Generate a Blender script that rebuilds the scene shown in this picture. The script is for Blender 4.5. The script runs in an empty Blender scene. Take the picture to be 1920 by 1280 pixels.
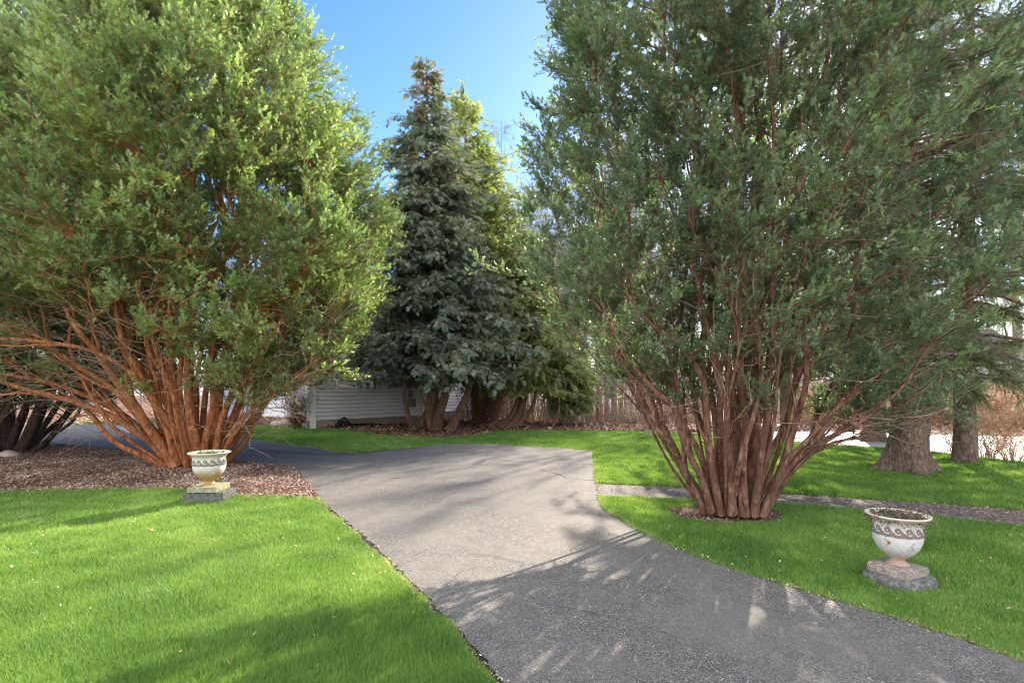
import bpy, math, numpy as np
from mathutils import Vector, Matrix
from mathutils.geometry import tessellate_polygon

C = bpy.context.scene.collection
F, HZ, EYE = 960.0, 730.0, 1.65          # focal length and horizon row of the 1920 px photograph, eye height
rng = np.random.default_rng(7)
PI = math.pi


def G(px, py, z=0.0):
    d = F * (EYE - z) / (py - HZ)
    return ((px - 960.0) / F * d, d)


def ground_z(x, y):
    x = np.asarray(x, float); y = np.asarray(y, float)
    r = x / np.maximum(y, 1.0)
    t = np.maximum(0.0, y - 25.0)
    s = 0.13 * np.clip((r - 0.0) / 0.1, 0, 1)
    cap = np.where(r < 0.42, 4.0, 4.0 - 2.0 * np.clip((r - 0.42) / 0.15, 0, 1))
    return -cap * (1 - np.exp(-s * t / cap))


# ------------------------------------------------------------------ noise
def _hash(i, j, k, seed):
    n = (i * 374761393 + j * 668265263 + k * 2147483647 + seed * 1274126177) & 0xFFFFFFFF
    n = ((n ^ (n >> 13)) * 1274126177) & 0xFFFFFFFF
    n = n ^ (n >> 16)
    return (n & 0xFFFF) / 65535.0


def vnoise(P, scale=1.0, seed=0):
    Q = np.asarray(P, float) * scale
    if Q.shape[1] == 2:
        Q = np.concatenate([Q, np.zeros((len(Q), 1))], 1)
    I = np.floor(Q).astype(np.int64); f = Q - I; f = f * f * (3 - 2 * f)
    out = 0
    for a in (0, 1):
        for b in (0, 1):
            for c in (0, 1):
                w = (f[:, 0] if a else 1 - f[:, 0]) * (f[:, 1] if b else 1 - f[:, 1]) * (f[:, 2] if c else 1 - f[:, 2])
                out = out + w * _hash(I[:, 0] + a, I[:, 1] + b, I[:, 2] + c, seed)
    return out


def nrm(v):
    return v / np.maximum(np.linalg.norm(v, axis=-1, keepdims=True), 1e-9)


# ------------------------------------------------------------------ mesh helpers
def mesh(name, V, faces, smooth=False, tint=None):
    """V (n,3); faces: list of int arrays (m,k); tint: per-face float list matching the concatenated faces"""
    faces = [np.asarray(f, np.int32) for f in faces if len(f)]
    me = bpy.data.meshes.new(name)
    V = np.asarray(V, np.float32)
    me.vertices.add(len(V)); me.vertices.foreach_set('co', V.ravel())
    nl = sum(f.size for f in faces); nf = sum(len(f) for f in faces)
    me.loops.add(nl); me.polygons.add(nf)
    me.loops.foreach_set('vertex_index', np.concatenate([f.ravel() for f in faces]))
    starts = []; o = 0
    for f in faces:
        k = f.shape[1]; starts.append(o + np.arange(len(f)) * k); o += f.size
    me.polygons.foreach_set('loop_start', np.concatenate(starts).astype(np.int32))
    if smooth:
        me.polygons.foreach_set('use_smooth', np.ones(nf, bool))
    else:
        me.polygons.foreach_set('use_smooth', np.zeros(nf, bool))
    if tint is not None:
        at = me.attributes.new('tint', 'FLOAT', 'FACE')
        at.data.foreach_set('value', np.asarray(tint, np.float32))
    me.update(calc_edges=True)
    return me


def obj(name, me, mat, parent=None):
    o = bpy.data.objects.new(name, me); C.objects.link(o)
    if mat is not None and not me.materials:
        me.materials.append(mat)
    if parent is not None:
        o.parent = parent
    return o


def tag(o, label, cat, group=None):
    o['label'] = label; o['category'] = cat
    if group: o['group'] = group
    return o


def thing(name, label, cat, loc=(0, 0, 0), rz=0.0, group=None):
    o = bpy.data.objects.new(name, None); C.objects.link(o)
    o.location = loc; o.rotation_euler = (0, 0, rz); o.empty_display_size = 0.3
    return tag(o, label, cat, group)


def struct(o, kind='structure'):
    o['kind'] = kind
    return o


def dup(root, loc, rz, sc, label, group=None, tilt=None):
    r = root.copy(); C.objects.link(r); r.location = loc; r.rotation_euler = (0, 0, rz)
    r.scale = (sc, sc, sc) if not isinstance(sc, tuple) else sc
    r['label'] = label
    if tilt: r.rotation_euler = (tilt[0], tilt[1], rz)
    if group: r['group'] = group
    elif 'group' in r: del r['group']
    for ch in list(root.children):
        c = ch.copy(); C.objects.link(c); c.parent = r
        for g in ch.children:
            e = g.copy(); C.objects.link(e); e.parent = c
    return r


def tubes(P, R, n=6, v0=0):
    """P (N,M,3), R (N,M) or (N,M,n) -> verts, quads"""
    P = np.asarray(P, float); N, M, _ = P.shape
    T = np.empty_like(P)
    T[:, 1:-1] = P[:, 2:] - P[:, :-2]; T[:, 0] = P[:, 1] - P[:, 0]; T[:, -1] = P[:, -1] - P[:, -2]
    T = nrm(T)
    mt = np.abs(T.mean(1)); ax = np.argmin(mt, 1)
    ref = np.eye(3)[ax][:, None, :]
    u = nrm(np.cross(T, np.broadcast_to(ref, T.shape))); v = np.cross(T, u)
    a = np.linspace(0, 2 * PI, n, endpoint=False)
    R = np.asarray(R, float)
    if R.ndim == 2: R = R[:, :, None] * np.ones(n)
    V = P[:, :, None, :] + R[..., None] * (np.cos(a)[None, None, :, None] * u[:, :, None, :] + np.sin(a)[None, None, :, None] * v[:, :, None, :])
    idx = np.arange(N * M * n).reshape(N, M, n) + v0
    A = idx[:, :-1]; B = idx[:, 1:]
    q = np.stack([A, np.roll(A, -1, 2), np.roll(B, -1, 2), B], -1).reshape(-1, 4)
    return V.reshape(-1, 3), q


class Geo:
    def __init__(s): s.V = []; s.F = []; s.T = []; s.n = 0
    def add(s, V, F, t=None):
        V = np.asarray(V, float); F = np.asarray(F, int)
        s.V.append(V); s.F.append(F + s.n); s.n += len(V)
        s.T.append(np.full(len(F), 0.5) if t is None else np.asarray(t, float))
        return s
    def tubes(s, P, R, n=6, t=None):
        V, q = tubes(P, R, n); return s.add(V, q, t)
    def box(s, x0, x1, y0, y1, z0, z1):
        V = [(x, y, z) for z in (z0, z1) for y in (y0, y1) for x in (x0, x1)]
        return s.add(V, [(0, 2, 3, 1), (4, 5, 7, 6), (0, 1, 5, 4), (2, 6, 7, 3), (0, 4, 6, 2), (1, 3, 7, 5)])
    def build(s, name, mat, parent=None, smooth=False, tint=False):
        byk = {}
        for F_, T_ in zip(s.F, s.T):
            if len(F_): byk.setdefault(F_.shape[1], []).append((F_, T_))
        fs = []; ts = []
        for k in sorted(byk):
            fs.append(np.concatenate([a for a, b in byk[k]])); ts.append(np.concatenate([b for a, b in byk[k]]))
        return obj(name, mesh(name, np.concatenate(s.V), fs, smooth, np.concatenate(ts) if tint else None), mat, parent)


def bez(P0, P1, P2, P3, M):
    t = np.linspace(0, 1, M)[None, :, None]
    P0, P1, P2, P3 = [np.asarray(p, float)[:, None, :] for p in (P0, P1, P2, P3)]
    return (1 - t) ** 3 * P0 + 3 * (1 - t) ** 2 * t * P1 + 3 * (1 - t) * t * t * P2 + t ** 3 * P3


def wiggle(P, amp, r, fr=2.0):
    """adds smooth noise, zero at the first point"""
    N, M, _ = P.shape
    t = np.linspace(0, 1, M)[None, :, None]
    o = 0
    for k in (1, 2, 3.3):
        ph = r.uniform(0, 2 * PI, (N, 1, 3)); o = o + np.sin(t * PI * k * fr + ph) / k - np.sin(ph) / k
    amp = np.asarray(amp, float).reshape(-1, 1, 1)
    return P + o * amp * np.minimum(1, t * 3)


# ------------------------------------------------------------------ materials
def nodes(name):
    m = bpy.data.materials.new(name); m.use_nodes = True
    nt = m.node_tree; nt.nodes.clear()
    return m, nt, nt.nodes.new('ShaderNodeOutputMaterial')


def nd(nt, kind, **kw):
    n = nt.nodes.new(kind)
    for k, v in kw.items():
        if k.startswith('_'): setattr(n, k[1:], v)
        else: n.inputs[k].default_value = v
    return n


def ramp(nt, src, stops, interp='LINEAR'):
    r = nt.nodes.new('ShaderNodeValToRGB'); r.color_ramp.interpolation = interp
    e = r.color_ramp.elements
    while len(e) < len(stops): e.new(0.5)
    for i, (p, c) in enumerate(stops):
        e[i].position = p; e[i].color = (c[0], c[1], c[2], 1) if not isinstance(c, (int, float)) else (c, c, c, 1)
    if src is not None: nt.links.new(src, r.inputs[0])
    return r


def noise(nt, scale, detail=4, rough=0.6, vec=None, dist=0.0):
    n = nd(nt, 'ShaderNodeTexNoise', Scale=scale, Detail=detail, Roughness=rough, Distortion=dist)
    if vec is not None: nt.links.new(vec, n.inputs['Vector'])
    return n


def mixc(nt, a, b, fac, mode='MIX'):
    m = nt.nodes.new('ShaderNodeMix'); m.data_type = 'RGBA'; m.blend_type = mode
    for s, v in ((6, a), (7, b), (0, fac)):
        if hasattr(v, 'default_value') or hasattr(v, 'is_linked'): nt.links.new(v, m.inputs[s])
        elif isinstance(v, (int, float)): m.inputs[s].default_value = v
        else: m.inputs[s].default_value = (v[0], v[1], v[2], 1)
    return m.outputs[2]


def coords(nt, scale=(1, 1, 1)):
    t = nt.nodes.new('ShaderNodeTexCoord'); mp = nt.nodes.new('ShaderNodeMapping')
    mp.inputs['Scale'].default_value = scale
    nt.links.new(t.outputs['Object'], mp.inputs['Vector'])
    return mp.outputs[0]


def finish(nt, out, col, rough=0.9, bump=None, bstr=0.4, bdist=0.01, spec=0.3, metallic=0.0):
    p = nd(nt, 'ShaderNodeBsdfPrincipled'); p.inputs['Specular IOR Level'].default_value = spec
    p.inputs['Metallic'].default_value = metallic
    if isinstance(rough, (int, float)): p.inputs['Roughness'].default_value = rough
    else: nt.links.new(rough, p.inputs['Roughness'])
    if isinstance(col, tuple): p.inputs['Base Color'].default_value = (*col[:3], 1)
    else: nt.links.new(col, p.inputs['Base Color'])
    if bump is not None:
        b = nd(nt, 'ShaderNodeBump', Strength=bstr, Distance=bdist)
        nt.links.new(bump, b.inputs['Height']); nt.links.new(b.outputs[0], p.inputs['Normal'])
    nt.links.new(p.outputs[0], out.inputs[0])
    return p


def m_bark(name, dark, mid, light, sc=(14, 14, 3), bstr=0.7, bdist=0.02, fine=1.0):
    m, nt, out = nodes(name)
    v = coords(nt, sc); n1 = noise(nt, 1.0 * fine, 6, 0.7, v, 0.6)
    v2 = coords(nt, (1.3, 1.3, 0.8)); n2 = noise(nt, 1.6, 3, 0.6, v2)
    c1 = ramp(nt, n1.outputs[0], [(0.32, dark), (0.5, mid), (0.7, light)])
    c = mixc(nt, c1.outputs[0], tuple(0.6 * a + 0.02 for a in mid), ramp(nt, n2.outputs[0], [(0.45, 0.0), (0.7, 0.55)]).outputs[0])
    finish(nt, out, c, 0.9, n1.outputs[0], bstr, bdist, 0.2)
    return m


def m_leaf(name, stops, trans=0.35, rough=0.45, spec=0.4, tcol=None):
    m, nt, out = nodes(name)
    a = nt.nodes.new('ShaderNodeAttribute'); a.attribute_name = 'tint'
    r = ramp(nt, a.outputs['Fac'], stops)
    p = nd(nt, 'ShaderNodeBsdfPrincipled', Roughness=rough); p.inputs['Specular IOR Level'].default_value = spec
    nt.links.new(r.outputs[0], p.inputs['Base Color'])
    t = nd(nt, 'ShaderNodeBsdfTranslucent')
    tc = mixc(nt, r.outputs[0], tcol or (1.7, 1.8, 0.8), 1.0, 'MULTIPLY')
    nt.links.new(tc, t.inputs[0])
    mx = nd(nt, 'ShaderNodeMixShader', Fac=trans)
    nt.links.new(p.outputs[0], mx.inputs[1]); nt.links.new(t.outputs[0], mx.inputs[2]); nt.links.new(mx.outputs[0], out.inputs[0])
    return m


def m_asphalt(name, lo, mid, hi, patch):
    m, nt, out = nodes(name)
    v = coords(nt)
    n1 = noise(nt, 120, 3, 0.8, v)
    vo = nd(nt, 'ShaderNodeTexVoronoi', Scale=95); nt.links.new(v, vo.inputs['Vector'])
    n2 = noise(nt, 0.9, 5, 0.6, v, 0.6); n3 = noise(nt, 5.0, 4, 0.65, v)
    c = ramp(nt, n1.outputs[0], [(0.34, lo), (0.5, mid), (0.66, hi)]).outputs[0]
    sp = ramp(nt, vo.outputs['Color'], [(0.82, 0.0), (0.9, 0.75)]).outputs[0]
    c = mixc(nt, c, (0.42, 0.40, 0.37), sp)
    sp2 = ramp(nt, vo.outputs['Color'], [(0.1, 0.7), (0.2, 0.0)]).outputs[0]
    c = mixc(nt, c, (0.03, 0.03, 0.032), sp2)
    c = mixc(nt, c, patch, ramp(nt, n2.outputs[0], [(0.42, 0.0), (0.62, 0.55)]).outputs[0])
    c = mixc(nt, c, (0.55, 0.55, 0.55), ramp(nt, n3.outputs[0], [(0.35, 0.35), (0.65, 0.0)]).outputs[0], 'MULTIPLY')
    c = mixc(nt, c, (0.5, 0.5, 0.5), 0.0, 'MULTIPLY')
    finish(nt, out, c, 0.85, n1.outputs[0], 0.55, 0.006, 0.35)
    return m


def m_noise(name, stops, scale=8, detail=6, rough=0.9, bstr=0.4, bdist=0.02, spec=0.25, second=None):
    m, nt, out = nodes(name)
    v = coords(nt); n = noise(nt, scale, detail, 0.7, v)
    c = ramp(nt, n.outputs[0], stops).outputs[0]
    if second:
        n2 = noise(nt, second[0], 4, 0.6, v)
        c = mixc(nt, c, second[1], ramp(nt, n2.outputs[0], [(second[2], 0.0), (second[3], second[4])]).outputs[0])
    finish(nt, out, c, rough, n.outputs[0], bstr, bdist, spec)
    return m


M = {}
M['bark_yew_red'] = m_bark('bark_yew_red', (0.10, 0.034, 0.016), (0.42, 0.155, 0.062), (0.72, 0.36, 0.19), (16, 16, 4))
M['bark_yew'] = m_bark('bark_yew', (0.045, 0.022, 0.016), (0.20, 0.095, 0.062), (0.46, 0.28, 0.21), (18, 18, 4))
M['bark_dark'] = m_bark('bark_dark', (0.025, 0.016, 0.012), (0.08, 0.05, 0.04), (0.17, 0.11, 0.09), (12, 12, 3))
M['bark_spruce'] = m_bark('bark_spruce', (0.055, 0.036, 0.03), (0.19, 0.125, 0.10), (0.40, 0.30, 0.25), (22, 22, 9), 0.9, 0.03)
M['bark_cedar'] = m_bark('bark_cedar', (0.05, 0.028, 0.02), (0.19, 0.11, 0.075), (0.38, 0.26, 0.19), (16, 16, 2))
M['bark_woods'] = m_bark('bark_woods', (0.10, 0.085, 0.09), (0.24, 0.205, 0.21), (0.44, 0.39, 0.39), (5, 5, 1.4))
M['bark_woods_red'] = m_bark('bark_woods_red', (0.12, 0.06, 0.05), (0.32, 0.17, 0.13), (0.5, 0.32, 0.26), (5, 5, 1.4))
M['twig_pale'] = m_noise('twig_pale', [(0.3, (0.16, 0.10, 0.07)), (0.6, (0.40, 0.29, 0.21))], 9)
M['twig_brown'] = m_noise('twig_brown', [(0.3, (0.10, 0.055, 0.035)), (0.6, (0.26, 0.15, 0.10))], 9)
M['twig_orange'] = m_noise('twig_orange', [(0.3, (0.32, 0.17, 0.09)), (0.6, (0.62, 0.40, 0.25))], 5)
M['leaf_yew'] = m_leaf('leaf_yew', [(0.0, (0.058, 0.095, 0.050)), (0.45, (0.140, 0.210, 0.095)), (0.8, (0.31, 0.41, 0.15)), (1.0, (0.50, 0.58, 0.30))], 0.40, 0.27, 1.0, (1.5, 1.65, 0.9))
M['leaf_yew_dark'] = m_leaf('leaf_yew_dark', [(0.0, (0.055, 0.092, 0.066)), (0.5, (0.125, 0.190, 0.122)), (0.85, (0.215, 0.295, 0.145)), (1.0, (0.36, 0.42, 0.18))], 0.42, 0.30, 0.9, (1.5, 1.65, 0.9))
M['leaf_cedar'] = m_leaf('leaf_cedar', [(0.0, (0.075, 0.110, 0.088)), (0.5, (0.180, 0.230, 0.175)), (0.75, (0.27, 0.32, 0.225)), (0.9, (0.30, 0.22, 0.17)), (1.0, (0.38, 0.22, 0.16))], 0.28, 0.5, 0.35, (1.5, 1.5, 0.9))
M['leaf_gold'] = m_leaf('leaf_gold', [(0.0, (0.12, 0.165, 0.085)), (0.5, (0.27, 0.31, 0.15)), (0.8, (0.42, 0.43, 0.20)), (1.0, (0.52, 0.38, 0.18))], 0.45, 0.5, 0.35)
M['leaf_spruce'] = m_leaf('leaf_spruce', [(0.0, (0.06, 0.10, 0.06)), (0.5, (0.13, 0.19, 0.09)), (1.0, (0.25, 0.31, 0.12))], 0.4, 0.5, 0.4)
M['grass'] = m_leaf('grass', [(0.0, (0.080, 0.180, 0.040)), (0.4, (0.160, 0.300, 0.063)), (0.7, (0.245, 0.400, 0.088)), (0.9, (0.38, 0.47, 0.15)), (1.0, (0.55, 0.50, 0.27))], 0.35, 0.5, 0.3, (1.4, 1.3, 0.8))
M['litter'] = m_leaf('litter', [(0.0, (0.11, 0.07, 0.055)), (0.4, (0.32, 0.20, 0.155)), (0.75, (0.55, 0.39, 0.30)), (1.0, (0.72, 0.58, 0.46))], 0.1, 0.8, 0.2, (1, 1, 1))
M['litter_red'] = m_leaf('litter_red', [(0.0, (0.12, 0.055, 0.04)), (0.5, (0.33, 0.175, 0.125)), (1.0, (0.60, 0.42, 0.31))], 0.15, 0.8, 0.2, (1, 1, 1))
M['asphalt'] = m_asphalt('asphalt', (0.028, 0.027, 0.027), (0.105, 0.099, 0.094), (0.34, 0.315, 0.285), (0.175, 0.161, 0.145))
M['asphalt_patch'] = m_asphalt('asphalt_patch', (0.12, 0.12, 0.125), (0.23, 0.23, 0.235), (0.36, 0.36, 0.36), (0.26, 0.26, 0.27))
M['path'] = m_asphalt('path', (0.06, 0.052, 0.05), (0.15, 0.13, 0.12), (0.30, 0.26, 0.23), (0.20, 0.155, 0.12))
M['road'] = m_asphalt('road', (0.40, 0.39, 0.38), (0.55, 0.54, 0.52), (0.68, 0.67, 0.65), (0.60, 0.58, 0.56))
M['crack'] = m_noise('crack', [(0.3, (0.012, 0.012, 0.013)), (0.7, (0.035, 0.032, 0.03))], 30)
M['soil'] = m_noise('soil', [(0.3, (0.035, 0.022, 0.016)), (0.55, (0.10, 0.065, 0.045)), (0.75, (0.24, 0.17, 0.12))], 45, 6, 0.95, 0.8, 0.02)
M['mulch'] = m_noise('mulch', [(0.3, (0.08, 0.045, 0.035)), (0.5, (0.22, 0.13, 0.10)), (0.72, (0.44, 0.30, 0.24))], 38, 8, 0.95, 0.9, 0.03, 0.2, (1.2, (0.26, 0.17, 0.12), 0.45, 0.7, 0.5))
M['lawn'] = m_noise('lawn', [(0.3, (0.05, 0.12, 0.02)), (0.55, (0.11, 0.21, 0.03)), (0.75, (0.19, 0.28, 0.05))], 26, 8, 0.95, 0.8, 0.03, 0.2, (0.8, (0.13, 0.26, 0.03), 0.4, 0.7, 0.6))
M['forest_floor'] = m_noise('forest_floor', [(0.3, (0.05, 0.03, 0.024)), (0.5, (0.15, 0.09, 0.065)), (0.72, (0.33, 0.22, 0.16))], 14, 9, 0.95, 0.8, 0.05, 0.2, (0.6, (0.22, 0.14, 0.10), 0.4, 0.7, 0.6))
M['concrete'] = m_noise('concrete', [(0.3, (0.05, 0.05, 0.045)), (0.5, (0.12, 0.12, 0.11)), (0.72, (0.29, 0.29, 0.265))], 28, 8, 0.9, 0.7, 0.01, 0.3, (6, (0.12, 0.14, 0.06), 0.5, 0.75, 0.5))
M['moss_stone'] = m_noise('moss_stone', [(0.3, (0.16, 0.14, 0.10)), (0.5, (0.34, 0.31, 0.22)), (0.72, (0.55, 0.52, 0.42))], 32, 8, 0.9, 0.8, 0.012, 0.3, (9, (0.20, 0.24, 0.05), 0.45, 0.7, 0.7))
M['stone_pink'] = m_noise('stone_pink', [(0.3, (0.20, 0.14, 0.12)), (0.5, (0.34, 0.27, 0.24)), (0.72, (0.52, 0.45, 0.40))], 34, 8, 0.9, 0.8, 0.012, 0.3, (7, (0.15, 0.17, 0.12), 0.45, 0.7, 0.7))
M['rock'] = m_noise('rock', [(0.3, (0.30, 0.22, 0.18)), (0.7, (0.60, 0.48, 0.40))], 6, 6, 0.9, 0.5, 0.03)
M['foundation'] = m_noise('foundation', [(0.3, (0.20, 0.17, 0.15)), (0.7, (0.40, 0.35, 0.31))], 3, 6, 0.9, 0.4, 0.02)
M['siding'] = m_noise('siding', [(0.3, (0.68, 0.68, 0.70)), (0.7, (0.78, 0.78, 0.80))], 2, 3, 0.55, 0.05, 0.002, 0.4)
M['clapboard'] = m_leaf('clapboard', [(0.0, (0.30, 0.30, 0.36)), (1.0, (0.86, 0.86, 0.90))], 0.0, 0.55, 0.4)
M['siding_far'] = m_noise('siding_far', [(0.3, (0.70, 0.71, 0.74)), (0.7, (0.80, 0.80, 0.82))], 2, 3, 0.55, 0.05, 0.002, 0.4)
M['roof'] = m_noise('roof', [(0.3, (0.05, 0.05, 0.055)), (0.7, (0.13, 0.125, 0.13))], 12, 6, 0.9, 0.6, 0.02)
M['trim'] = m_noise('trim', [(0.3, (0.74, 0.74, 0.73)), (0.7, (0.82, 0.82, 0.80))], 4, 3, 0.5, 0.05, 0.002)
M['shutter'] = m_noise('shutter', [(0.3, (0.28, 0.03, 0.05)), (0.7, (0.40, 0.06, 0.08))], 5, 3, 0.5, 0.1, 0.004)
M['glass'] = m_noise('glass', [(0.3, (0.03, 0.04, 0.06)), (0.7, (0.09, 0.11, 0.14))], 0.8, 2, 0.08, 0.0, 0.0, 0.8)
M['meter'] = m_noise('meter', [(0.3, (0.20, 0.20, 0.21)), (0.7, (0.32, 0.32, 0.33))], 8, 4, 0.5, 0.1, 0.003, 0.4)
M['dark_debris'] = m_noise('dark_debris', [(0.3, (0.008, 0.008, 0.008)), (0.7, (0.04, 0.035, 0.03))], 12, 6, 0.9, 0.5, 0.02)
M['garage'] = m_noise('garage', [(0.3, (0.24, 0.25, 0.38)), (0.7, (0.34, 0.35, 0.48))], 1.5, 3, 0.5, 0.05, 0.004)
M['brick'] = m_noise('brick', [(0.3, (0.20, 0.08, 0.06)), (0.7, (0.34, 0.16, 0.12))], 9, 5, 0.9, 0.4, 0.01)
M['relief'] = m_noise('relief', [(0.3, (0.17, 0.13, 0.115)), (0.7, (0.29, 0.225, 0.20))], 40, 6, 0.85, 0.4, 0.003)
M['rust'] = m_noise('rust', [(0.3, (0.30, 0.07, 0.02)), (0.7, (0.62, 0.22, 0.08))], 60, 6, 0.9, 0.7, 0.003)
M['scratch'] = m_noise('scratch', [(0.3, (0.03, 0.03, 0.03)), (0.7, (0.10, 0.09, 0.08))], 60)


def m_urn(name, stain, lo, hi, chip):
    m, nt, out = nodes(name)
    t = nt.nodes.new('ShaderNodeTexCoord'); sx = nt.nodes.new('ShaderNodeSeparateXYZ'); nt.links.new(t.outputs['Object'], sx.inputs[0])
    v = coords(nt); n1 = noise(nt, 9, 6, 0.7, v, 0.4); n2 = noise(nt, 55, 5, 0.7, v)
    c = ramp(nt, n2.outputs[0], [(0.3, (0.50, 0.48, 0.47)), (0.6, (0.72, 0.71, 0.70))]).outputs[0]
    # stain of the lower bowl with a ragged upper limit
    ad = nd(nt, 'ShaderNodeMath', _operation='MULTIPLY_ADD'); nt.links.new(n1.outputs[0], ad.inputs[0]); ad.inputs[1].default_value = 0.22
    nt.links.new(sx.outputs[2], ad.inputs[2])
    f = ramp(nt, ad.outputs[0], [(lo, 1.0), (hi, 0.0)]).outputs[0]
    c = mixc(nt, c, stain, f)
    f2 = ramp(nt, n1.outputs[0], [(0.60, 0.0), (0.68, 0.75)]).outputs[0]
    c = mixc(nt, c, chip, f2)
    f3 = ramp(nt, ad.outputs[0], [(0.52, 0.0), (0.62, 0.55)]).outputs[0]
    c = mixc(nt, c, (0.55, 0.42, 0.30), f3)
    finish(nt, out, c, 0.75, n2.outputs[0], 0.5, 0.004, 0.35)
    return m


M['urn_tan'] = m_urn('urn_tan', (0.40, 0.26, 0.10), 0.32, 0.43, (0.60, 0.52, 0.42))
M['urn_white'] = m_urn('urn_white', (0.42, 0.30, 0.22), 0.21, 0.36, (0.50, 0.47, 0.45))

# ------------------------------------------------------------------ camera, sun, sky
cam = bpy.data.cameras.new('camera'); co = bpy.data.objects.new('camera', cam); C.objects.link(co)
cam.sensor_width = 36; cam.lens = 18; cam.shift_y = 90 / 1920; cam.clip_end = 900; cam.clip_start = 0.05
co.location = (0, 0, EYE); co.rotation_euler = (PI / 2, 0, 0)
bpy.context.scene.camera = co
SKY_FILL = 7.0
AZ, EL = math.radians(31), math.radians(26)
sun = bpy.data.lights.new('sun', 'SUN'); so = bpy.data.objects.new('sun', sun); C.objects.link(so)
sun.energy = 5.0; sun.angle = math.radians(0.5); sun.color = (1.0, 0.88, 0.73)
sd = Vector((math.sin(AZ) * math.cos(EL), math.cos(AZ) * math.cos(EL), math.sin(EL)))
so.rotation_euler = sd.to_track_quat('Z', 'Y').to_euler(); so.location = sd * 60
w = bpy.data.worlds.new('World'); bpy.context.scene.world = w; w.use_nodes = True
nt = w.node_tree; nt.nodes.clear()
sky = nt.nodes.new('ShaderNodeTexSky'); sky.sky_type = 'NISHITA'; sky.sun_disc = False
sky.sun_elevation = EL; sky.sun_rotation = AZ; sky.air_density = 1.0; sky.dust_density = 0.3; sky.ozone_density = 1.6
bg = nt.nodes.new('ShaderNodeBackground'); bg.inputs[1].default_value = 0.125
wo = nt.nodes.new('ShaderNodeOutputWorld'); hsv = nd(nt, 'ShaderNodeHueSaturation', Saturation=1.30, Hue=0.510, Value=0.80); nt.links.new(sky.outputs[0], hsv.inputs['Color']); 
# fill light: invented cloud glow, unseen behind camera and overhead, added to lift shade
tc_ = nt.nodes.new('ShaderNodeTexCoord'); dp = nd(nt, 'ShaderNodeVectorMath', _operation='DOT_PRODUCT'); nt.links.new(tc_.outputs['Generated'], dp.inputs[0])
dp.inputs[1].default_value = (-0.25, -0.85, 0.45)
cn = noise(nt, 2.2, 6, 0.6, tc_.outputs['Generated'], 0.4)
ca = nd(nt, 'ShaderNodeMath', _operation='MULTIPLY_ADD'); nt.links.new(cn.outputs[0], ca.inputs[0]); ca.inputs[1].default_value = 0.5; nt.links.new(dp.outputs['Value'], ca.inputs[2])
cf = ramp(nt, ca.outputs[0], [(0.35, 0.0), (0.75, 0.9)])
cm = mixc(nt, hsv.outputs[0], (SKY_FILL * 0.97, SKY_FILL * 0.98, SKY_FILL), cf.outputs[0]); nt.links.new(cm, bg.inputs[0]); nt.links.new(bg.outputs[0], wo.inputs[0])
vs = bpy.context.scene.view_settings
vs.view_transform = 'Standard'; vs.look = 'None'; vs.gamma = 1; vs.use_curve_mapping = False; vs.exposure = 1.75
cy = bpy.context.scene.cycles
cy.max_bounces = 8; cy.diffuse_bounces = 4; cy.transmission_bounces = 4; cy.glossy_bounces = 2
cy.use_denoising = True; cy.denoising_input_passes = 'RGB_ALBEDO_NORMAL'; cy.denoising_prefilter = 'ACCURATE'; cy.filter_width = 1.1; cy.sample_clamp_indirect = 6

# ------------------------------------------------------------------ ground layout (polygons in metres, from measured points)
def PG(pts, z=0.0):
    return [G(p[0], p[1]) if len(p) == 2 else (p[0], p[1]) for p in pts]


DRIVE = PG([(2.2, -1.5, 0), (0.9, 1.1, 0), (940, 1280), (860, 1185), (780, 1100), (700, 1022), (640, 972), (600, 936), (572, 898), (548, 876),
            (480, 868), (400, 862), (330, 856), (200, 843), (100, 833), (40, 828), (-200, 822), (-500, 816), (-500, 795), (-200, 795), (60, 796), (300, 797), (360, 808),
            (440, 821), (500, 828), (560, 837), (620, 847), (680, 851), (740, 843), (830, 835), (900, 832), (1000, 838), (1110, 846),
            (1112, 870), (1114, 900), (1121, 925), (1121, 940), (1130, 958), (1200, 1000), (1300, 1046), (1400, 1080), (1500, 1110), (1600, 1140), (1700, 1170), (1800, 1204), (1920, 1248),
            (4.2, 1.3, 0), (5.8, -1.5, 0)])
PATH = PG([(1114, 907), (1200, 911), (1280, 915), (1440, 925), (1640, 938), (1780, 947), (1920, 958), (2300, 990), (2300, 1030), (1920, 989), (1780, 974),
           (1600, 957), (1440, 945), (1300, 938), (1200, 934), (1118, 932)])
MULCH = PG([(-900, 940), (-300, 934), (0, 926), (120, 923), (200, 920), (340, 923), (430, 933), (520, 934), (560, 936), (600, 940), (600, 936), (572, 898), (548, 876), (480, 868), (400, 862),
            (330, 856), (200, 843), (100, 833), (40, 828), (-200, 822), (-900, 818)])
BED = PG([(470, 798), (560, 801), (640, 806), (700, 815), (760, 820), (830, 822), (900, 817), (930, 810), (1000, 808), (1080, 806)]) + [(3.0, 25.5), (-1.5, 26), (-11, 26), (-11, 24)]
LAWN_L = [(2.2, -1.5)] + PG([(0.9, 1.1, 0), (940, 1280), (860, 1185), (780, 1100), (700, 1022), (640, 972), (600, 936), (560, 933), (520, 932), (430, 930), (340, 920), (200, 917), (120, 920), (0, 923), (-300, 931), (-900, 937)]) + [(-16, 1), (-12, -1.5)]
LAWN_R1 = PG([(1118, 930), (1200, 932), (1300, 936), (1440, 943), (1600, 955), (1780, 972), (1920, 987), (2300, 1028)]) + [(14, -1.5), (5.8, -1.5)] + PG([(4.2, 1.3, 0), (1920, 1248), (1800, 1204), (1700, 1170), (1600, 1140), (1500, 1110), (1400, 1080), (1300, 1046), (1200, 1000), (1130, 958), (1121, 940)])
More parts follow.
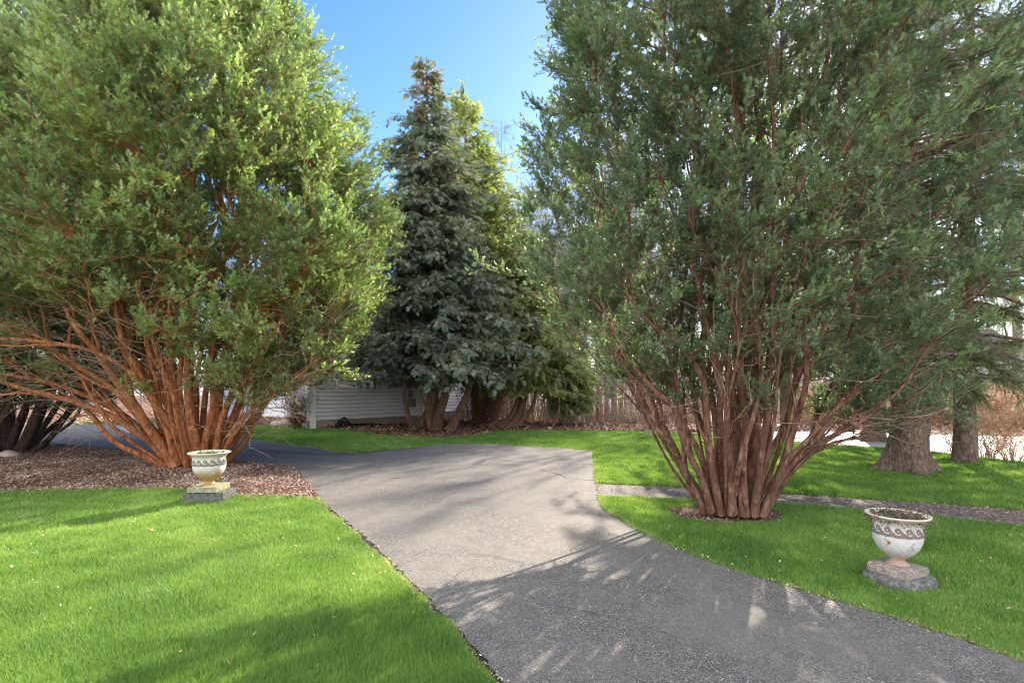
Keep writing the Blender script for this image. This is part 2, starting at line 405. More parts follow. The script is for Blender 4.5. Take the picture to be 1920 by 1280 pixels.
LAWN_R2 = PG([(1110, 846), (1112, 870), (1114, 900), (1114, 909), (1200, 913), (1280, 917), (1440, 927), (1640, 940), (1780, 949), (1920, 960), (2300, 992), (2600, 900), (2250, 893), (1920, 869),
              (1830, 858), (1700, 843), (1560, 835), (1440, 826), (1330, 816), (1230, 811), (1080, 808), (1000, 808), (930, 810), (900, 817), (830, 822), (760, 820), (700, 815), (640, 806), (560, 801), (470, 798), (440, 801),
              (440, 821), (500, 828), (560, 837), (620, 847), (680, 851), (740, 843), (830, 835), (900, 832), (1000, 838)])
LAWN_F = PG([(-500, 795), (-200, 795), (60, 796), (300, 797), (330, 786), (60, 785), (-500, 785)])


def inpoly(P, poly):
    x, y = P[:, 0], P[:, 1]; r = np.zeros(len(P), bool); n = len(poly)
    for i in range(n):
        x0, y0 = poly[i]; x1, y1 = poly[(i + 1) % n]
        c = ((y0 > y) != (y1 > y)) & (x < (x1 - x0) * (y - y0) / (y1 - y0 + 1e-12) + x0)
        r ^= c
    return r


def edge_dist(P, poly):
    d = np.full(len(P), 1e9); n = len(poly)
    for i in range(n):
        a = np.array(poly[i]); b = np.array(poly[(i + 1) % n]); ab = b - a; L = (ab ** 2).sum() + 1e-12
        t = np.clip(((P - a) @ ab) / L, 0, 1)
        d = np.minimum(d, np.linalg.norm(P - a - t[:, None] * ab, axis=1))
    return d


def rough_edge(poly, step, amp, seed):
    r = np.random.default_rng(seed); out = []
    n = len(poly)
    for i in range(n):
        a = np.array(poly[i]); b = np.array(poly[(i + 1) % n]); L = np.linalg.norm(b - a)
        k = max(1, min(60, int(L / step)))
        nv = np.array([-(b - a)[1], (b - a)[0]]) / (L + 1e-9)
        for j in range(k):
            out.append(tuple(a + (b - a) * j / k + nv * r.normal(0, amp) * (1 if j else 0.3)))
    return out


def sheet(name, poly, z, mat, step=0.12, amp=0.012, seed=1, kind='structure'):
    P = rough_edge(poly, step, amp, seed)
    V3 = [Vector((x, y, 0)) for x, y in P]
    tr = tessellate_polygon([V3])
    V = np.array([(x, y, z) for x, y in P]); V[:, 2] += ground_z(V[:, 0], V[:, 1])
    T = np.array(tr)
    a, b, c = V[T[:, 0]], V[T[:, 1]], V[T[:, 2]]
    nz = np.cross(b - a, c - a)[:, 2]; T[nz < 0] = T[nz < 0][:, ::-1]
    return struct(obj(name, mesh(name, V, [T]), mat), kind)


# ground sheet to the horizon
xs = np.concatenate([-np.geomspace(400, 40, 12)[:-1], np.linspace(-40, 60, 101), np.geomspace(60, 400, 12)[1:]])
ys = np.concatenate([-np.geomspace(60, 4, 8)[:-1], np.linspace(-4, 70, 75), np.geomspace(70, 600, 16)[1:]])
XX, YY = np.meshgrid(xs, ys); Vg = np.stack([XX.ravel(), YY.ravel(), ground_z(XX.ravel(), YY.ravel())], 1)
I = np.arange(XX.size).reshape(XX.shape)
q = np.stack([I[:-1, :-1], I[:-1, 1:], I[1:, 1:], I[1:, :-1]], -1).reshape(-1, 4)
struct(obj('ground', mesh('ground', Vg, [q]), M['forest_floor']))
sheet('lawn', LAWN_L, 0.004, M['lawn'], seed=2)
sheet('lawn', LAWN_R1, 0.004, M['lawn'], seed=3)
sheet('lawn', LAWN_R2, 0.004, M['lawn'], seed=4)
sheet('lawn', LAWN_F, 0.004, M['lawn'], seed=5)
sheet('mulch_ground', MULCH, 0.008, M['mulch'], 0.15, 0.02, 6)
sheet('mulch_ground', BED, 0.008, M['mulch'], 0.2, 0.04, 7)
sheet('footpath', PATH, 0.012, M['path'], 0.1, 0.02, 8)
# driveway: a thin slab with a crumbling edge
P = rough_edge(DRIVE, 0.07, 0.012, 9)
V3 = [Vector((x, y, 0)) for x, y in P]; T = np.array(tessellate_polygon([V3])); n = len(P)
V = np.array([(x, y, 0.022) for x, y in P] + [(x, y, -0.02) for x, y in P])
a, b, c = V[T[:, 0]], V[T[:, 1]], V[T[:, 2]]; nz = np.cross(b - a, c - a)[:, 2]; T[nz < 0] = T[nz < 0][:, ::-1]
sq = [(i, (i + 1) % n, n + (i + 1) % n, n + i) for i in range(n)]
struct(obj('driveway', mesh('driveway', V, [T, np.array(sq)]), M['asphalt']))
# newer, paler patch on the drive behind the big tree
sheet('driveway_patch', PG([(218, 803), (240, 799), (300, 799), (345, 806), (372, 814), (330, 829), (300, 826), (262, 818), (230, 811)]), 0.026, M['asphalt_patch'], 0.2, 0.01, 10)


def strip(name, pts, wdt, z, mat, seed, jit=0.02, step=0.06):
    """thin ragged ribbon along a ground polyline"""
    r = np.random.default_rng(seed); Q = []
    for i in range(len(pts) - 1):
        a = np.array(pts[i]); b = np.array(pts[i + 1]); k = max(2, int(np.linalg.norm(b - a) / step))
        for j in range(k): Q.append(a + (b - a) * j / k)
    Q.append(np.array(pts[-1])); Q = np.array(Q)
    j = np.cumsum(r.normal(0, jit * 0.35, len(Q))); j -= np.linspace(0, j[-1], len(Q))
    T = np.gradient(Q, axis=0); T /= np.linalg.norm(T, axis=1, keepdims=True); Nn = np.stack([-T[:, 1], T[:, 0]], 1)
    Q = Q + Nn * j[:, None]; wv = wdt * r.uniform(0.35, 1.3, len(Q))[:, None]
    A = Q + Nn * wv / 2; B = Q - Nn * wv / 2; n = len(Q)
    V = np.concatenate([np.c_[A, np.full(n, z)], np.c_[B, np.full(n, z)]])
    q = np.array([(i, i + 1, n + i + 1, n + i) for i in range(n - 1)])[:, ::-1]
    return struct(obj(name, mesh(name, V, [q]), mat))


strip('driveway_crack', PG([(455, 843), (520, 849), (600, 853), (660, 853), (720, 846), (790, 840)]), 0.07, 0.0265, M['crack'], 1, 0.05)
strip('driveway_crack', PG([(100, 832), (200, 842), (330, 855), (420, 862)]), 0.08, 0.0265, M['crack'], 2, 0.03)
strip('driveway_crack', PG([(222, 804), (232, 811), (262, 819), (310, 828), (345, 830)]), 0.05, 0.030, M['crack'], 3, 0.02)
strip('driveway_crack', PG([(900, 862), (980, 868), (1110, 872)]), 0.02, 0.0265, M['crack'], 6, 0.04)
strip('driveway_crack', PG([(1010, 880), (1060, 898), (1116, 903)]), 0.02, 0.0265, M['crack'], 7, 0.04)
rk = np.random.default_rng(77)
for k_ in range(5):
    p = np.array(G(rk.uniform(760, 1250), rk.uniform(880, 1150))); p[0] = max(p[0], -1.2); a_ = rk.uniform(0, 6.28); pts = [tuple(p)]
    for _ in range(rk.integers(4, 9)):
        a_ += rk.normal(0, .45); p = p + np.array([math.cos(a_), math.sin(a_)]) * rk.uniform(.08, .2); pts.append(tuple(p))
    if all(inpoly(np.array(pts), DRIVE)): strip('driveway_crack', pts, 0.004, 0.0265, M['crack'], 50 + k_, 0.02, 0.03)
EDGE_L = PG([(0.9, 1.1, 0), (940, 1280), (860, 1185), (780, 1100), (700, 1022), (640, 972), (600, 936), (572, 898), (548, 876)])
strip('soil_edge', [(x - 0.045, y - 0.015) for x, y in EDGE_L], 0.11, 0.016, M['crack'], 8, 0.02, 0.04)
EDGE_R = PG([(1112, 870), (1114, 900), (1121, 925), (1121, 940), (1130, 958), (1200, 1000), (1300, 1046), (1400, 1080), (1500, 1110), (1600, 1140), (1700, 1170), (1800, 1204), (1920, 1248)])
strip('soil_edge', [(x + 0.02, y + 0.02) for x, y in EDGE_R], 0.07, 0.016, M['soil'], 9, 0.02, 0.04)
# mulch ring under the right-hand yew
YR = (2.85, 6.75)
ring = [(YR[0] - 0.03 + (0.72 + 0.06 * math.sin(3 * a)) * math.cos(a), YR[1] - 0.05 + (0.50 + 0.05 * math.cos(2 * a)) * math.sin(a)) for a in np.linspace(0, 2 * PI, 40, endpoint=False)]
sheet('mulch_ground', ring, 0.016, M['mulch'], 0.05, 0.015, 12)
# sunny road on the right
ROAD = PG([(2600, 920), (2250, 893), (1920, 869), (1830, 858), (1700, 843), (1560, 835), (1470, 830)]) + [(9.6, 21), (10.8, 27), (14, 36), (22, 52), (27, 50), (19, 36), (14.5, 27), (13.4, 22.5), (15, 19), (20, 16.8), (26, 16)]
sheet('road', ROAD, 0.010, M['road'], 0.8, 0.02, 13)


# ------------------------------------------------------------------ scattered ground stuff
def tri_chips(P, size, flat, r, tint, name, mat, z=0.012, quad=True):
    N = len(P)
    a = r.uniform(0, 2 * PI, N); u = np.stack([np.cos(a), np.sin(a), r.normal(0, flat, N)], 1)
    v = np.stack([-np.sin(a), np.cos(a), r.normal(0, flat, N)], 1)
    s = size * r.uniform(0.5, 1.5, N)[:, None]; s2 = s * r.uniform(0.2, 0.7, N)[:, None]
    c = np.c_[P, ground_z(P[:, 0], P[:, 1]) + z + np.abs(u[:, 2]) * s[:, 0] * 0.5 + r.uniform(0, 0.01, N)]
    V = np.stack([c - u * s * 0.5, c - v * s2 * 0.5 + u * s * .05, c + u * s * 0.5, c + v * s2 * 0.5 - u * s * .05], 1).reshape(-1, 3)
    F_ = np.arange(4 * N).reshape(N, 4)
    return struct(obj(name, mesh(name, V, [F_], False, tint), mat), 'stuff')


def sample_poly(poly, N, r, dens=None):
    A = np.array(poly); lo, hi = A.min(0), A.max(0); out = []; got = 0
    while got < N:
        Q = r.uniform(lo, hi, (N * 2, 2)); Q = Q[inpoly(Q, poly)]
        if dens is not None and len(Q): Q = Q[r.uniform(0, 1, len(Q)) < dens(Q)]
        out.append(Q); got += len(Q)
        if len(out) > 60: break
    return np.concatenate(out)[:N]


r = np.random.default_rng(21)
Q = sample_poly(MULCH, 90000, r, lambda q: np.clip((9.0 / np.maximum(q[:, 1], 4)) ** 2, 0, 1) * (np.abs(q[:, 0]) < q[:, 1] * 1.25 + 1))
tri_chips(Q, 0.045, 0.35, r, np.clip(vnoise(Q, 1.2, 3) * 0.6 + r.uniform(-0.25, 0.55, len(Q)), 0, 1), 'mulch_litter', M['litter'])
Q = sample_poly(BED, 22000, r)
tri_chips(Q, 0.09, 0.35, r, r.uniform(0, 1, len(Q)) ** 1.3, 'mulch_litter', M['litter_red'], 0.015)
Q = sample_poly(ring, 3500, r)
tri_chips(Q, 0.03, 0.35, r, r.uniform(0, 0.85, len(Q)) ** 1.3, 'mulch_litter', M['litter'], 0.018)
# litter drifting over the footpath, the drive edges and the seams
Q = sample_poly(PATH, 5000, r, lambda q: np.clip(0.12 + (q[:, 0] - 4) * 0.15, 0.1, 1))
tri_chips(Q, 0.035, 0.2, r, r.uniform(0, 0.9, len(Q)), 'path_litter', M['litter'], 0.014)
E = []
for (EE, off) in ((EDGE_L, -0.05), (EDGE_R, 0.035)):
    for i in range(len(EE) - 1):
        a = np.array(EE[i]); b = np.array(EE[i + 1]); k = int(np.linalg.norm(b - a) * 170)
        t = r.uniform(0, 1, (k, 1)); nv = np.array([-(b - a)[1], (b - a)[0]]) / np.linalg.norm(b - a)
        E.append(a + (b - a) * t + np.array([off, 0]) + nv * r.normal(0, 0.04, (k, 1)))
E = np.concatenate(E)
tri_chips(E, 0.022, 0.3, r, np.clip(r.normal(0.45, 0.3, len(E)), 0, 1), 'edge_litter', M['litter'], 0.02)
Q = sample_poly(DRIVE, 900, r, lambda q: np.clip(5 / np.maximum(q[:, 1], 2), 0, 1) * (q[:, 1] > 1.5))
tri_chips(Q, 0.014, 0.2, r, r.uniform(0.1, 0.9, len(Q)), 'driveway_litter', M['litter'], 0.026)


Q = np.concatenate([sample_poly(LAWN_L, 600, r, lambda q: (q[:, 1] > 1.5) * 1.0), sample_poly(LAWN_R1, 450, r, lambda q: (q[:, 1] > 1.5) * 1.0), sample_poly(LAWN_R2, 1500, r)])
tri_chips(Q, 0.030, 0.3, r, r.uniform(0.3, 1, len(Q)), 'lawn_litter', M['litter'], 0.03)
Q = np.concatenate([sample_poly(MULCH, 700, r, lambda q: (np.abs(q[:, 0]) < q[:, 1] * 1.2) * 1.0), sample_poly(BED, 160, r), sample_poly(DRIVE, 60, r, lambda q: (q[:, 1] > 2) * 1.0)])
k = len(Q); a_ = r.uniform(0, 6.28, k); l_ = r.uniform(.05, .28, k); dq = np.stack([np.cos(a_), np.sin(a_), r.normal(0, .05, k)], 1)
Pq = np.c_[Q, np.full(k, .03)]; Pq = np.stack([Pq, Pq + dq * (l_ * .5)[:, None] + r.normal(0, .008, (k, 3)), Pq + dq * l_[:, None]], 1); Pq[:, :, 2] = np.maximum(Pq[:, :, 2], .014)
struct(Geo().tubes(Pq, np.full((k, 3), .0035), 4).build('twig_litter', M['twig_pale']), 'stuff')


# ------------------------------------------------------------------ grass
def grass(polys, N, seed):
    r = np.random.default_rng(seed); got = []; cnt = 0
    while cnt < N:
        k = 400000
        th = r.uniform(-0.86, 0.86, k); d = 1.6 * (30 / 1.6) ** (r.uniform(0, 1, k) ** 1.15)
        Q = np.stack([np.sin(th) * d / np.cos(th) * np.cos(th), np.cos(th) * d], 1)
        ok = np.zeros(k, bool)
        for p in polys: ok |= inpoly(Q, p)
        Q = Q[ok]; got.append(Q); cnt += len(Q)
    Q = np.concatenate(got)[:N]
    d = np.linalg.norm(Q, axis=1)
    jit = r.normal(0, 0.012, Q.shape); Q = Q + jit
    keep = ~inpoly(Q, DRIVE) & ~inpoly(Q + np.array([[0.05, 0.02]]) * (0.1 + 1.5 * vnoise(Q, 5.0, 40))[:, None], DRIVE) & ~inpoly(Q, ring) & ~inpoly(Q, PATH)
    for (ux, uy, ur) in URN_FEET:
        keep &= ~((np.abs(Q[:, 0] - ux) < ur) & (np.abs(Q[:, 1] - uy) < ur * 0.85))
    Q = Q[keep]; d = d[keep]; N = len(Q)
    tall = 0.75 + 0.5 * vnoise(Q, 0.7, 5) + 0.35 * vnoise(Q, 6, 6)
    h = r.uniform(0.022, 0.048, N) * tall * np.clip(1 + (d - 4) * 0.03, 1, 1.5)
    wd = 0.0028 * np.maximum(1, d / 3.2) ** 0.95
    a = r.uniform(0, 2 * PI, N); lean = r.normal(0, 0.45, (N, 2)) + 0.35 * np.stack([vnoise(Q, 1.7, 8) - 0.5, vnoise(Q, 1.7, 9) - 0.5], 1)
    u = np.stack([np.cos(a), np.sin(a)], 1) * wd[:, None]
    base = np.c_[Q, np.full(N, 0.003)]
    V = np.stack([base - np.c_[u, np.zeros(N)], base + np.c_[u, np.zeros(N)], base + np.c_[lean * h[:, None], h]], 1).reshape(-1, 3)
    t = 0.36 * vnoise(Q, 0.9, 11) + 0.34 * vnoise(Q, 4.0, 12) + r.normal(0.10, 0.15, N)
    t += (r.uniform(0, 1, N) < 0.025) * 0.4
    e = edge_dist(Q, DRIVE); t += np.clip(0.10 - e, 0, 0.1) * 2.5 
    return struct(obj('grass', mesh('grass', V, [np.arange(3 * N).reshape(N, 3)], False, np.clip(t, 0, 1)), M['grass']), 'stuff')


UL, UR = G(394, 938), G(1686, 1092)
URN_FEET = [(UL[0], UL[1], 0.28), (UR[0], UR[1], 0.26)]
grass([LAWN_L, LAWN_R1, LAWN_R2, LAWN_F], 1150000, 31)


# ------------------------------------------------------------------ foliage sprigs
def sprig_templates(kind, seed, nt_=6):
    r = np.random.default_rng(seed); out = []
    for _ in range(nt_):
        tr = []
        if kind == 'yew':          # short shoot with needles in two loose ranks, unit length
            n = 12
            for i in range(n):
                t = (i + 0.5) / n; s = 1 if i % 2 else -1
                b = np.array([t * 0.85, 0, 0.0]); L = 0.48 * (1 - 0.35 * t) * r.uniform(0.8, 1.2)
                d = nrm(np.array([0.75 + r.normal(0, .15), s * (0.8 + r.normal(0, .2)), r.normal(0.15, 0.4)]))
                wv = nrm(np.cross(d, np.array([r.normal(0, .6), r.normal(0, .3), 1.0]))) * 0.085
                tr += [b - wv, b + wv, b + d * L]
        elif kind == 'cedar':      # flat drooping fan of scale sprays
            n = 13
            for i in range(n):
                t = i / (n - 1); s = 1 if i % 2 else -1
                b = np.array([t * 0.8, 0, -0.25 * t * t]); L = 0.55 * (1 - 0.45 * t) * r.uniform(0.7, 1.2)
                d = nrm(np.array([0.8, s * (0.75 + r.normal(0, .2)), -0.25 + r.normal(0, 0.2)]))
                wv = nrm(np.cross(d, np.array([r.normal(0, .3), r.normal(0, .3), 1.0]))) * 0.10
                tr += [b, b + d * L * 0.5 + wv, b + d * L, b, b + d * L, b + d * L * 0.45 - wv]
        else:                       # spruce twig, needles all round
            n = 14
            for i in range(n):
                t = i / n; a = r.uniform(0, 2 * PI)
                b = np.array([t * 0.95, 0, -0.15 * t * t]); L = 0.20 * r.uniform(0.8, 1.2)
                d = nrm(np.array([0.9, math.cos(a), math.sin(a)]))
                wv = nrm(np.cross(d, r.normal(0, 1, 3))) * 0.028
                tr += [b - wv, b + wv, b + d * L]
        out.append(np.array(tr))
    return np.array(out)          # (T, K*3, 3)


TPL = {k: sprig_templates(k, 5) for k in ('yew', 'cedar', 'spruce')}


def sprigs(geo, kind, P, D, S, tint, r, up=None):
    tpl = TPL[kind]; N = len(P)
    ti = r.integers(0, len(tpl), N)
    X = nrm(D); U = np.array([0, 0, 1.0]) + r.normal(0, 0.45, (N, 3)) if up is None else up
    Y = nrm(np.cross(U, X)); Z = np.cross(X, Y)
    L = tpl[ti] * np.asarray(S).reshape(-1, 1, 1)
    V = P[:, None, :] + L[..., 0:1] * X[:, None] + L[..., 1:2] * Y[:, None] + L[..., 2:3] * Z[:, None]
    K = tpl.shape[1] // 3
    geo.add(V.reshape(-1, 3), np.arange(N * K * 3).reshape(-1, 3), np.repeat(tint, K) + r.normal(0, 0.05, N * K))


def interp_prof(prof, z):
    a = np.array(prof); return np.interp(z, a[:, 0], a[:, 1], left=0.05, right=0.05)


def yew(name, label, cat, loc, prof, base_r, fan, nstems, ntarg, ntw, nsp, ssize, r0, seed, bark, leaf, extra_stems=(), low=(), lean=(0, 0), nbare=250, bare_r=0.008,
        low_shell=0.5, density=None, group=None, ztop_bias=0.0, stretch=1.0):
    r = np.random.default_rng(seed)
    t = thing(name, label, cat, loc, 0, group)
    zt = prof[-1][0]; rmax = max(p[1] for p in prof); zmid = [p[0] for p in prof if p[1] == rmax][0]
    # main stems
    k = np.arange(nstems); rho = np.sqrt((k + 0.5) / nstems); phi = k * 2.39996 + r.normal(0, 0.15, nstems)
    dirh = np.stack([np.cos(phi), np.sin(phi), np.zeros(nstems)], 1)
    tipz = zt * 0.93 * (1 - rho ** 1.6) + (zmid * 1.0) * rho ** 1.6 + r.normal(0, 0.3, nstems)
    tipr = interp_prof(prof, tipz) * np.minimum(0.70, 0.12 + rho * 0.62)
    P0 = dirh * (base_r * rho)[:, None] + np.array([0, 0, -0.08])
    P3 = dirh * tipr[:, None] + np.array([lean[0], lean[1], 0]) * (tipz / zt)[:, None] + np.c_[np.zeros((nstems, 2)), tipz]
    Ls = np.linalg.norm(P3 - P0, axis=1)[:, None]
    a1 = (rho * fan)[:, None]; a2 = (rho * 0.32)[:, None]
    P1 = P0 + (np.sin(a1) * dirh + np.cos(a1) * np.array([0, 0, 1.0])) * Ls * 0.36
    P2 = P3 - (np.sin(a2) * dirh + np.cos(a2) * np.array([0, 0, 1.0])) * Ls * 0.34
    Mp = 26
    stems = bez(P0, P1, P2, P3, Mp); stems = wiggle(stems, 0.024 * Ls[:, 0], r, 2.2)
    rad0 = r0 * r.uniform(0.45, 1.4, nstems) * (1.05 - 0.35 * rho)
    tt = np.linspace(0, 1, Mp)
    radii = rad0[:, None] * (0.16 + 0.84 * (1 - tt) ** 0.75)[None] * (1 + 0.30 * np.exp(-tt * 16))[None]
    ex, exr = [], []
    for pts, rr in extra_stems:      # hand-laid limbs: control points relative to the base
        pts = np.array(pts, float); s = np.linspace(0, len(pts) - 1, Mp)
        # smooth interpolation (Catmull-Rom)
        q = []
        for v in s:
            i = min(int(v), len(pts) - 2); f = v - i
            p0, p1, p2, p3 = pts[max(i - 1, 0)], pts[i], pts[i + 1], pts[min(i + 2, len(pts) - 1)]
            q.append(0.5 * ((2 * p1) + (-p0 + p2) * f + (2 * p0 - 5 * p1 + 4 * p2 - p3) * f * f + (-p0 + 3 * p1 - 3 * p2 + p3) * f ** 3))
        ex.append(q); exr.append(0.82 * rr * (0.18 + 0.82 * (1 - tt) ** 0.8) * (1 + 0.4 * np.exp(-tt * 16)))
    if ex:
        ex = wiggle(np.array(ex), 0.03 * np.ones(len(ex)), r, 2.6)
        stems = np.concatenate([stems, ex]); radii = np.concatenate([radii, np.array(exr)])
    FP, FT, FR, TIPS = [], [], [], [stems[i, -1] for i in range(len(stems))]
    for i in range(len(stems)):
        ns = 12; ang = np.linspace(0, 2 * PI, ns, endpoint=False)
        ph = r.uniform(0, 6.28, 3)
        fl = 1 + 0.10 * np.sin(2 * ang + ph[0])[None] + 0.10 * np.sin(3 * ang[None] + ph[1] + tt[:, None] * 5) + 0.05 * r.normal(0, 1, (Mp, ns))
        Gs = Geo().tubes(stems[i:i + 1], radii[i:i + 1, :, None] * fl[None], ns)
        # forks leaving the stem at a low angle, snags and knots
        for _ in range(r.integers(1, 4)):
            a_ = r.integers(5, 15); p0 = stems[i, a_]; tg = nrm(stems[i, a_ + 1] - stems[i, a_ - 1]); ll = np.linalg.norm(stems[i, -1] - p0) * r.uniform(.35, .8)
            sd2 = nrm(np.cross(tg, r.normal(0, 1, 3))); e_ = p0 + (tg * .92 + sd2 * r.uniform(.12, .30)) * ll + np.array([0, 0, .1]) * ll
            fk = wiggle(bez([p0], [p0 + (tg + sd2 * .3) * ll * .3], [e_ - (tg + np.array([0, 0, .3])) * ll * .3], [e_], 14), [0.02 * ll], r, 2)
            fr_ = radii[i, a_] * .6 * np.linspace(1, .25, 14); FP.append(fk[0, 4:]); FT.append(nrm(np.gradient(fk[0], axis=0))[4:]); FR.append(fr_[4:]); TIPS.append(fk[0, -1])
            Gs.tubes(fk, (radii[i, a_] * r.uniform(.45, .8) * np.linspace(1, .25, 14))[None], 8)
        for _ in range(3):
            a_ = r.integers(3, 14); p0 = stems[i, a_]; d_ = nrm(r.normal(0, 1, 3) + np.array([0, 0, .3])); l_ = radii[i, a_] * r.uniform(1.6, 4.5)
            Gs.tubes(np.array([[p0, p0 + d_ * l_ * .6, p0 + d_ * l_]]), np.array([[.3, .2, .1]]) * radii[i, a_], 5)
        Gs.build('stem', bark, t, smooth=True)
    # branches reaching targets inside the crown
    nt_ = ntarg * 3
    z = r.uniform(prof[0][0], zt, nt_); R = interp_prof(prof, z)
    keep = r.uniform(0, 1, nt_) < (R / rmax) ** 1.3 + 0.04; z = z[keep][:ntarg]; R = R[keep][:ntarg]
    n = len(z); ph = r.uniform(0, 2 * PI, n); q = r.uniform(0, 1, n) ** low_shell
    lump = 0.80 + 0.40 * vnoise(np.stack([np.cos(ph) * 1.6, np.sin(ph) * 1.6, z * 0.55], 1), 1.3, seed)
    T = np.stack([np.cos(ph) * R * q * lump, np.sin(ph) * R * q * lump, z], 1)
    if density is not None:
        T = T[r.uniform(0, 1, len(T)) < density(T)]
    T[:, 0] *= np.where(T[:, 0] > 0, stretch, 1.0)
    T[:, :2] += np.array(lean)[None] * (T[:, 2:3] / zt)
    TI = np.repeat(np.array(TIPS), 5, 0); T = np.concatenate([T, TI + r.normal(0, 0.28 * rmax / 3, TI.shape) + np.array([0, 0, .1])]); T = T[T[:, 2] > prof[0][0] * .85]
    if density is not None: T = T[r.uniform(0, 1, len(T)) < density(T)]
    n = len(T); q = np.clip(np.hypot(T[:, 0], T[:, 1]) / rmax, 0, 1)
    SP = stems[:, 6:, :].reshape(-1, 3); ST = nrm(np.gradient(stems, axis=1))[:, 6:, :].reshape(-1, 3); SR = radii[:, 6:].reshape(-1)
    SP = np.concatenate([SP] + FP); ST = np.concatenate([ST] + FT); SR = np.concatenate([SR] + FR)
    best = np.zeros(n, int)
    for i0 in range(0, n, 400):
        dv = T[i0:i0 + 400, None, :] - SP[None]; dist = np.linalg.norm(dv, axis=2)
        cosu = dv[..., 2] / np.maximum(dist, 1e-6)
        cost = dist + np.maximum(0, 0.35 - cosu) * 1.6 + np.maximum(0, 0.5 - dist) * 1.5
        best[i0:i0 + 400] = np.argmin(cost, 1)
    S = SP[best]; L = np.linalg.norm(T - S, axis=1)
    outw = nrm(np.c_[T[:, :2] - np.array(lean) * (T[:, 2:3] / zt), np.zeros(n)])
    B = bez(S, S + ST[best] * (L * 0.35)[:, None], T - (outw * 0.45 + np.array([0, 0, 0.8]) + r.normal(0, .25, (n, 3))) * (L * 0.3)[:, None], T, 9)
    B = wiggle(B, 0.04 * L, r, 2.0)
    rb = np.minimum(SR[best] * 0.55, 0.007 + 0.012 * L)[:, None] * np.linspace(1, 0.22, 9)[None]
    gb = Geo(); gb.tubes(B, rb, 5)
    # twigs and sprigs
    ti = r.uniform(0.30, 1.0, (n, ntw)) ** 0.8; fi = ti * 8; i0 = np.minimum(fi.astype(int), 7); f = (fi - i0)[..., None]
    nn = np.arange(n)[:, None]
    TP = (B[nn, i0] * (1 - f) + B[nn, i0 + 1] * f).reshape(-1, 3); TT = nrm(B[nn, i0 + 1] - B[nn, i0]).reshape(-1, 3)
    OW = np.repeat(outw, ntw, 0); nw = len(TP)
    TD = nrm(TT * 0.6 + OW * 0.4 + np.array([0, 0, 0.55]) + r.normal(0, 0.52, (nw, 3)))
    TL = r.uniform(0.6, 1.35, nw) * ssize * 3.9
    TE = TP + TD * TL[:, None] + np.array([0, 0, -0.10]) * TL[:, None]
    tw = np.stack([TP, (TP + TE) / 2 + r.normal(0, 0.02, TP.shape) + np.array([0, 0, 0.03]) * TL[:, None], TE], 1)
    gb.tubes(tw, (0.0035 + 0.0 * TL)[:, None] * np.array([1, 0.8, 0.4])[None] * (ssize / 0.07), 3)
    obj_b = gb.build('branches', bark, t)
    gl = Geo()
    for j in range(nsp):
        s = (j + r.uniform(0.1, 0.9, nw)) / nsp
        PP = TP + (TE - TP) * s[:, None] + r.normal(0, 0.012, (nw, 3))
        side = nrm(np.cross(TD, r.normal(0, 1, (nw, 3))))
        D = nrm(TD * 0.75 + side * 0.85 * (1 - 0.5 * s[:, None]) + np.array([0, 0, 0.18]))
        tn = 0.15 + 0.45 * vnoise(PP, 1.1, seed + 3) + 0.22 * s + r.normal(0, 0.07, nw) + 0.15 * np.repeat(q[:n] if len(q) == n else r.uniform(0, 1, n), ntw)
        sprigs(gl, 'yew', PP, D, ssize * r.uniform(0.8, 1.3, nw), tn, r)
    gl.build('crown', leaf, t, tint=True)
    # bare inner twigs
    if nbare:
        ok = (SP[:, 2] > 0.7) & (SP[:, 2] < prof[0][0] + (zmid - prof[0][0]) * 0.9)
        ii = r.choice(np.nonzero(ok)[0], nbare); s0 = SP[ii]; ow = nrm(np.c_[s0[:, :2], np.zeros(nbare)])
        dd = nrm(ow * 0.9 + ST[ii] * 0.35 + r.normal(0, 0.5, (nbare, 3)) + np.array([0, 0, -0.05])); Lb = r.uniform(0.35, 1.3, nbare) * rmax / 3.0
        Pb = bez(s0, s0 + dd * (Lb * .4)[:, None], s0 + dd * (Lb * .7)[:, None] + r.normal(0, .10, (nbare, 3)), s0 + (dd + np.array([0, 0, 0.25])) * Lb[:, None] + r.normal(0, .12, (nbare, 3)), 9)
        Pb = wiggle(Pb, 0.03 * Lb, r, 3)
        g = Geo(); g.tubes(Pb, (bare_r * r.uniform(0.5, 1.3, nbare))[:, None] * np.linspace(1, 0.25, 9)[None], 4)
        m2 = 3; i1 = r.integers(3, 8, (nbare, m2)); a = Pb[np.arange(nbare)[:, None], i1].reshape(-1, 3)
        d2 = nrm(np.repeat(dd, m2, 0) + r.normal(0, 0.7, (nbare * m2, 3))); l2 = np.repeat(Lb, m2) * r.uniform(.2, .45, nbare * m2)
        P2_ = np.stack([a, a + d2 * (l2 * .5)[:, None] + r.normal(0, .02, a.shape), a + d2 * l2[:, None]], 1)
        g.tubes(P2_, (bare_r * 0.45) * np.ones((len(a), 1)) * np.array([1, .7, .3])[None], 3)
        g.build('bare_twigs', M['twig_pale'], t)
    return t


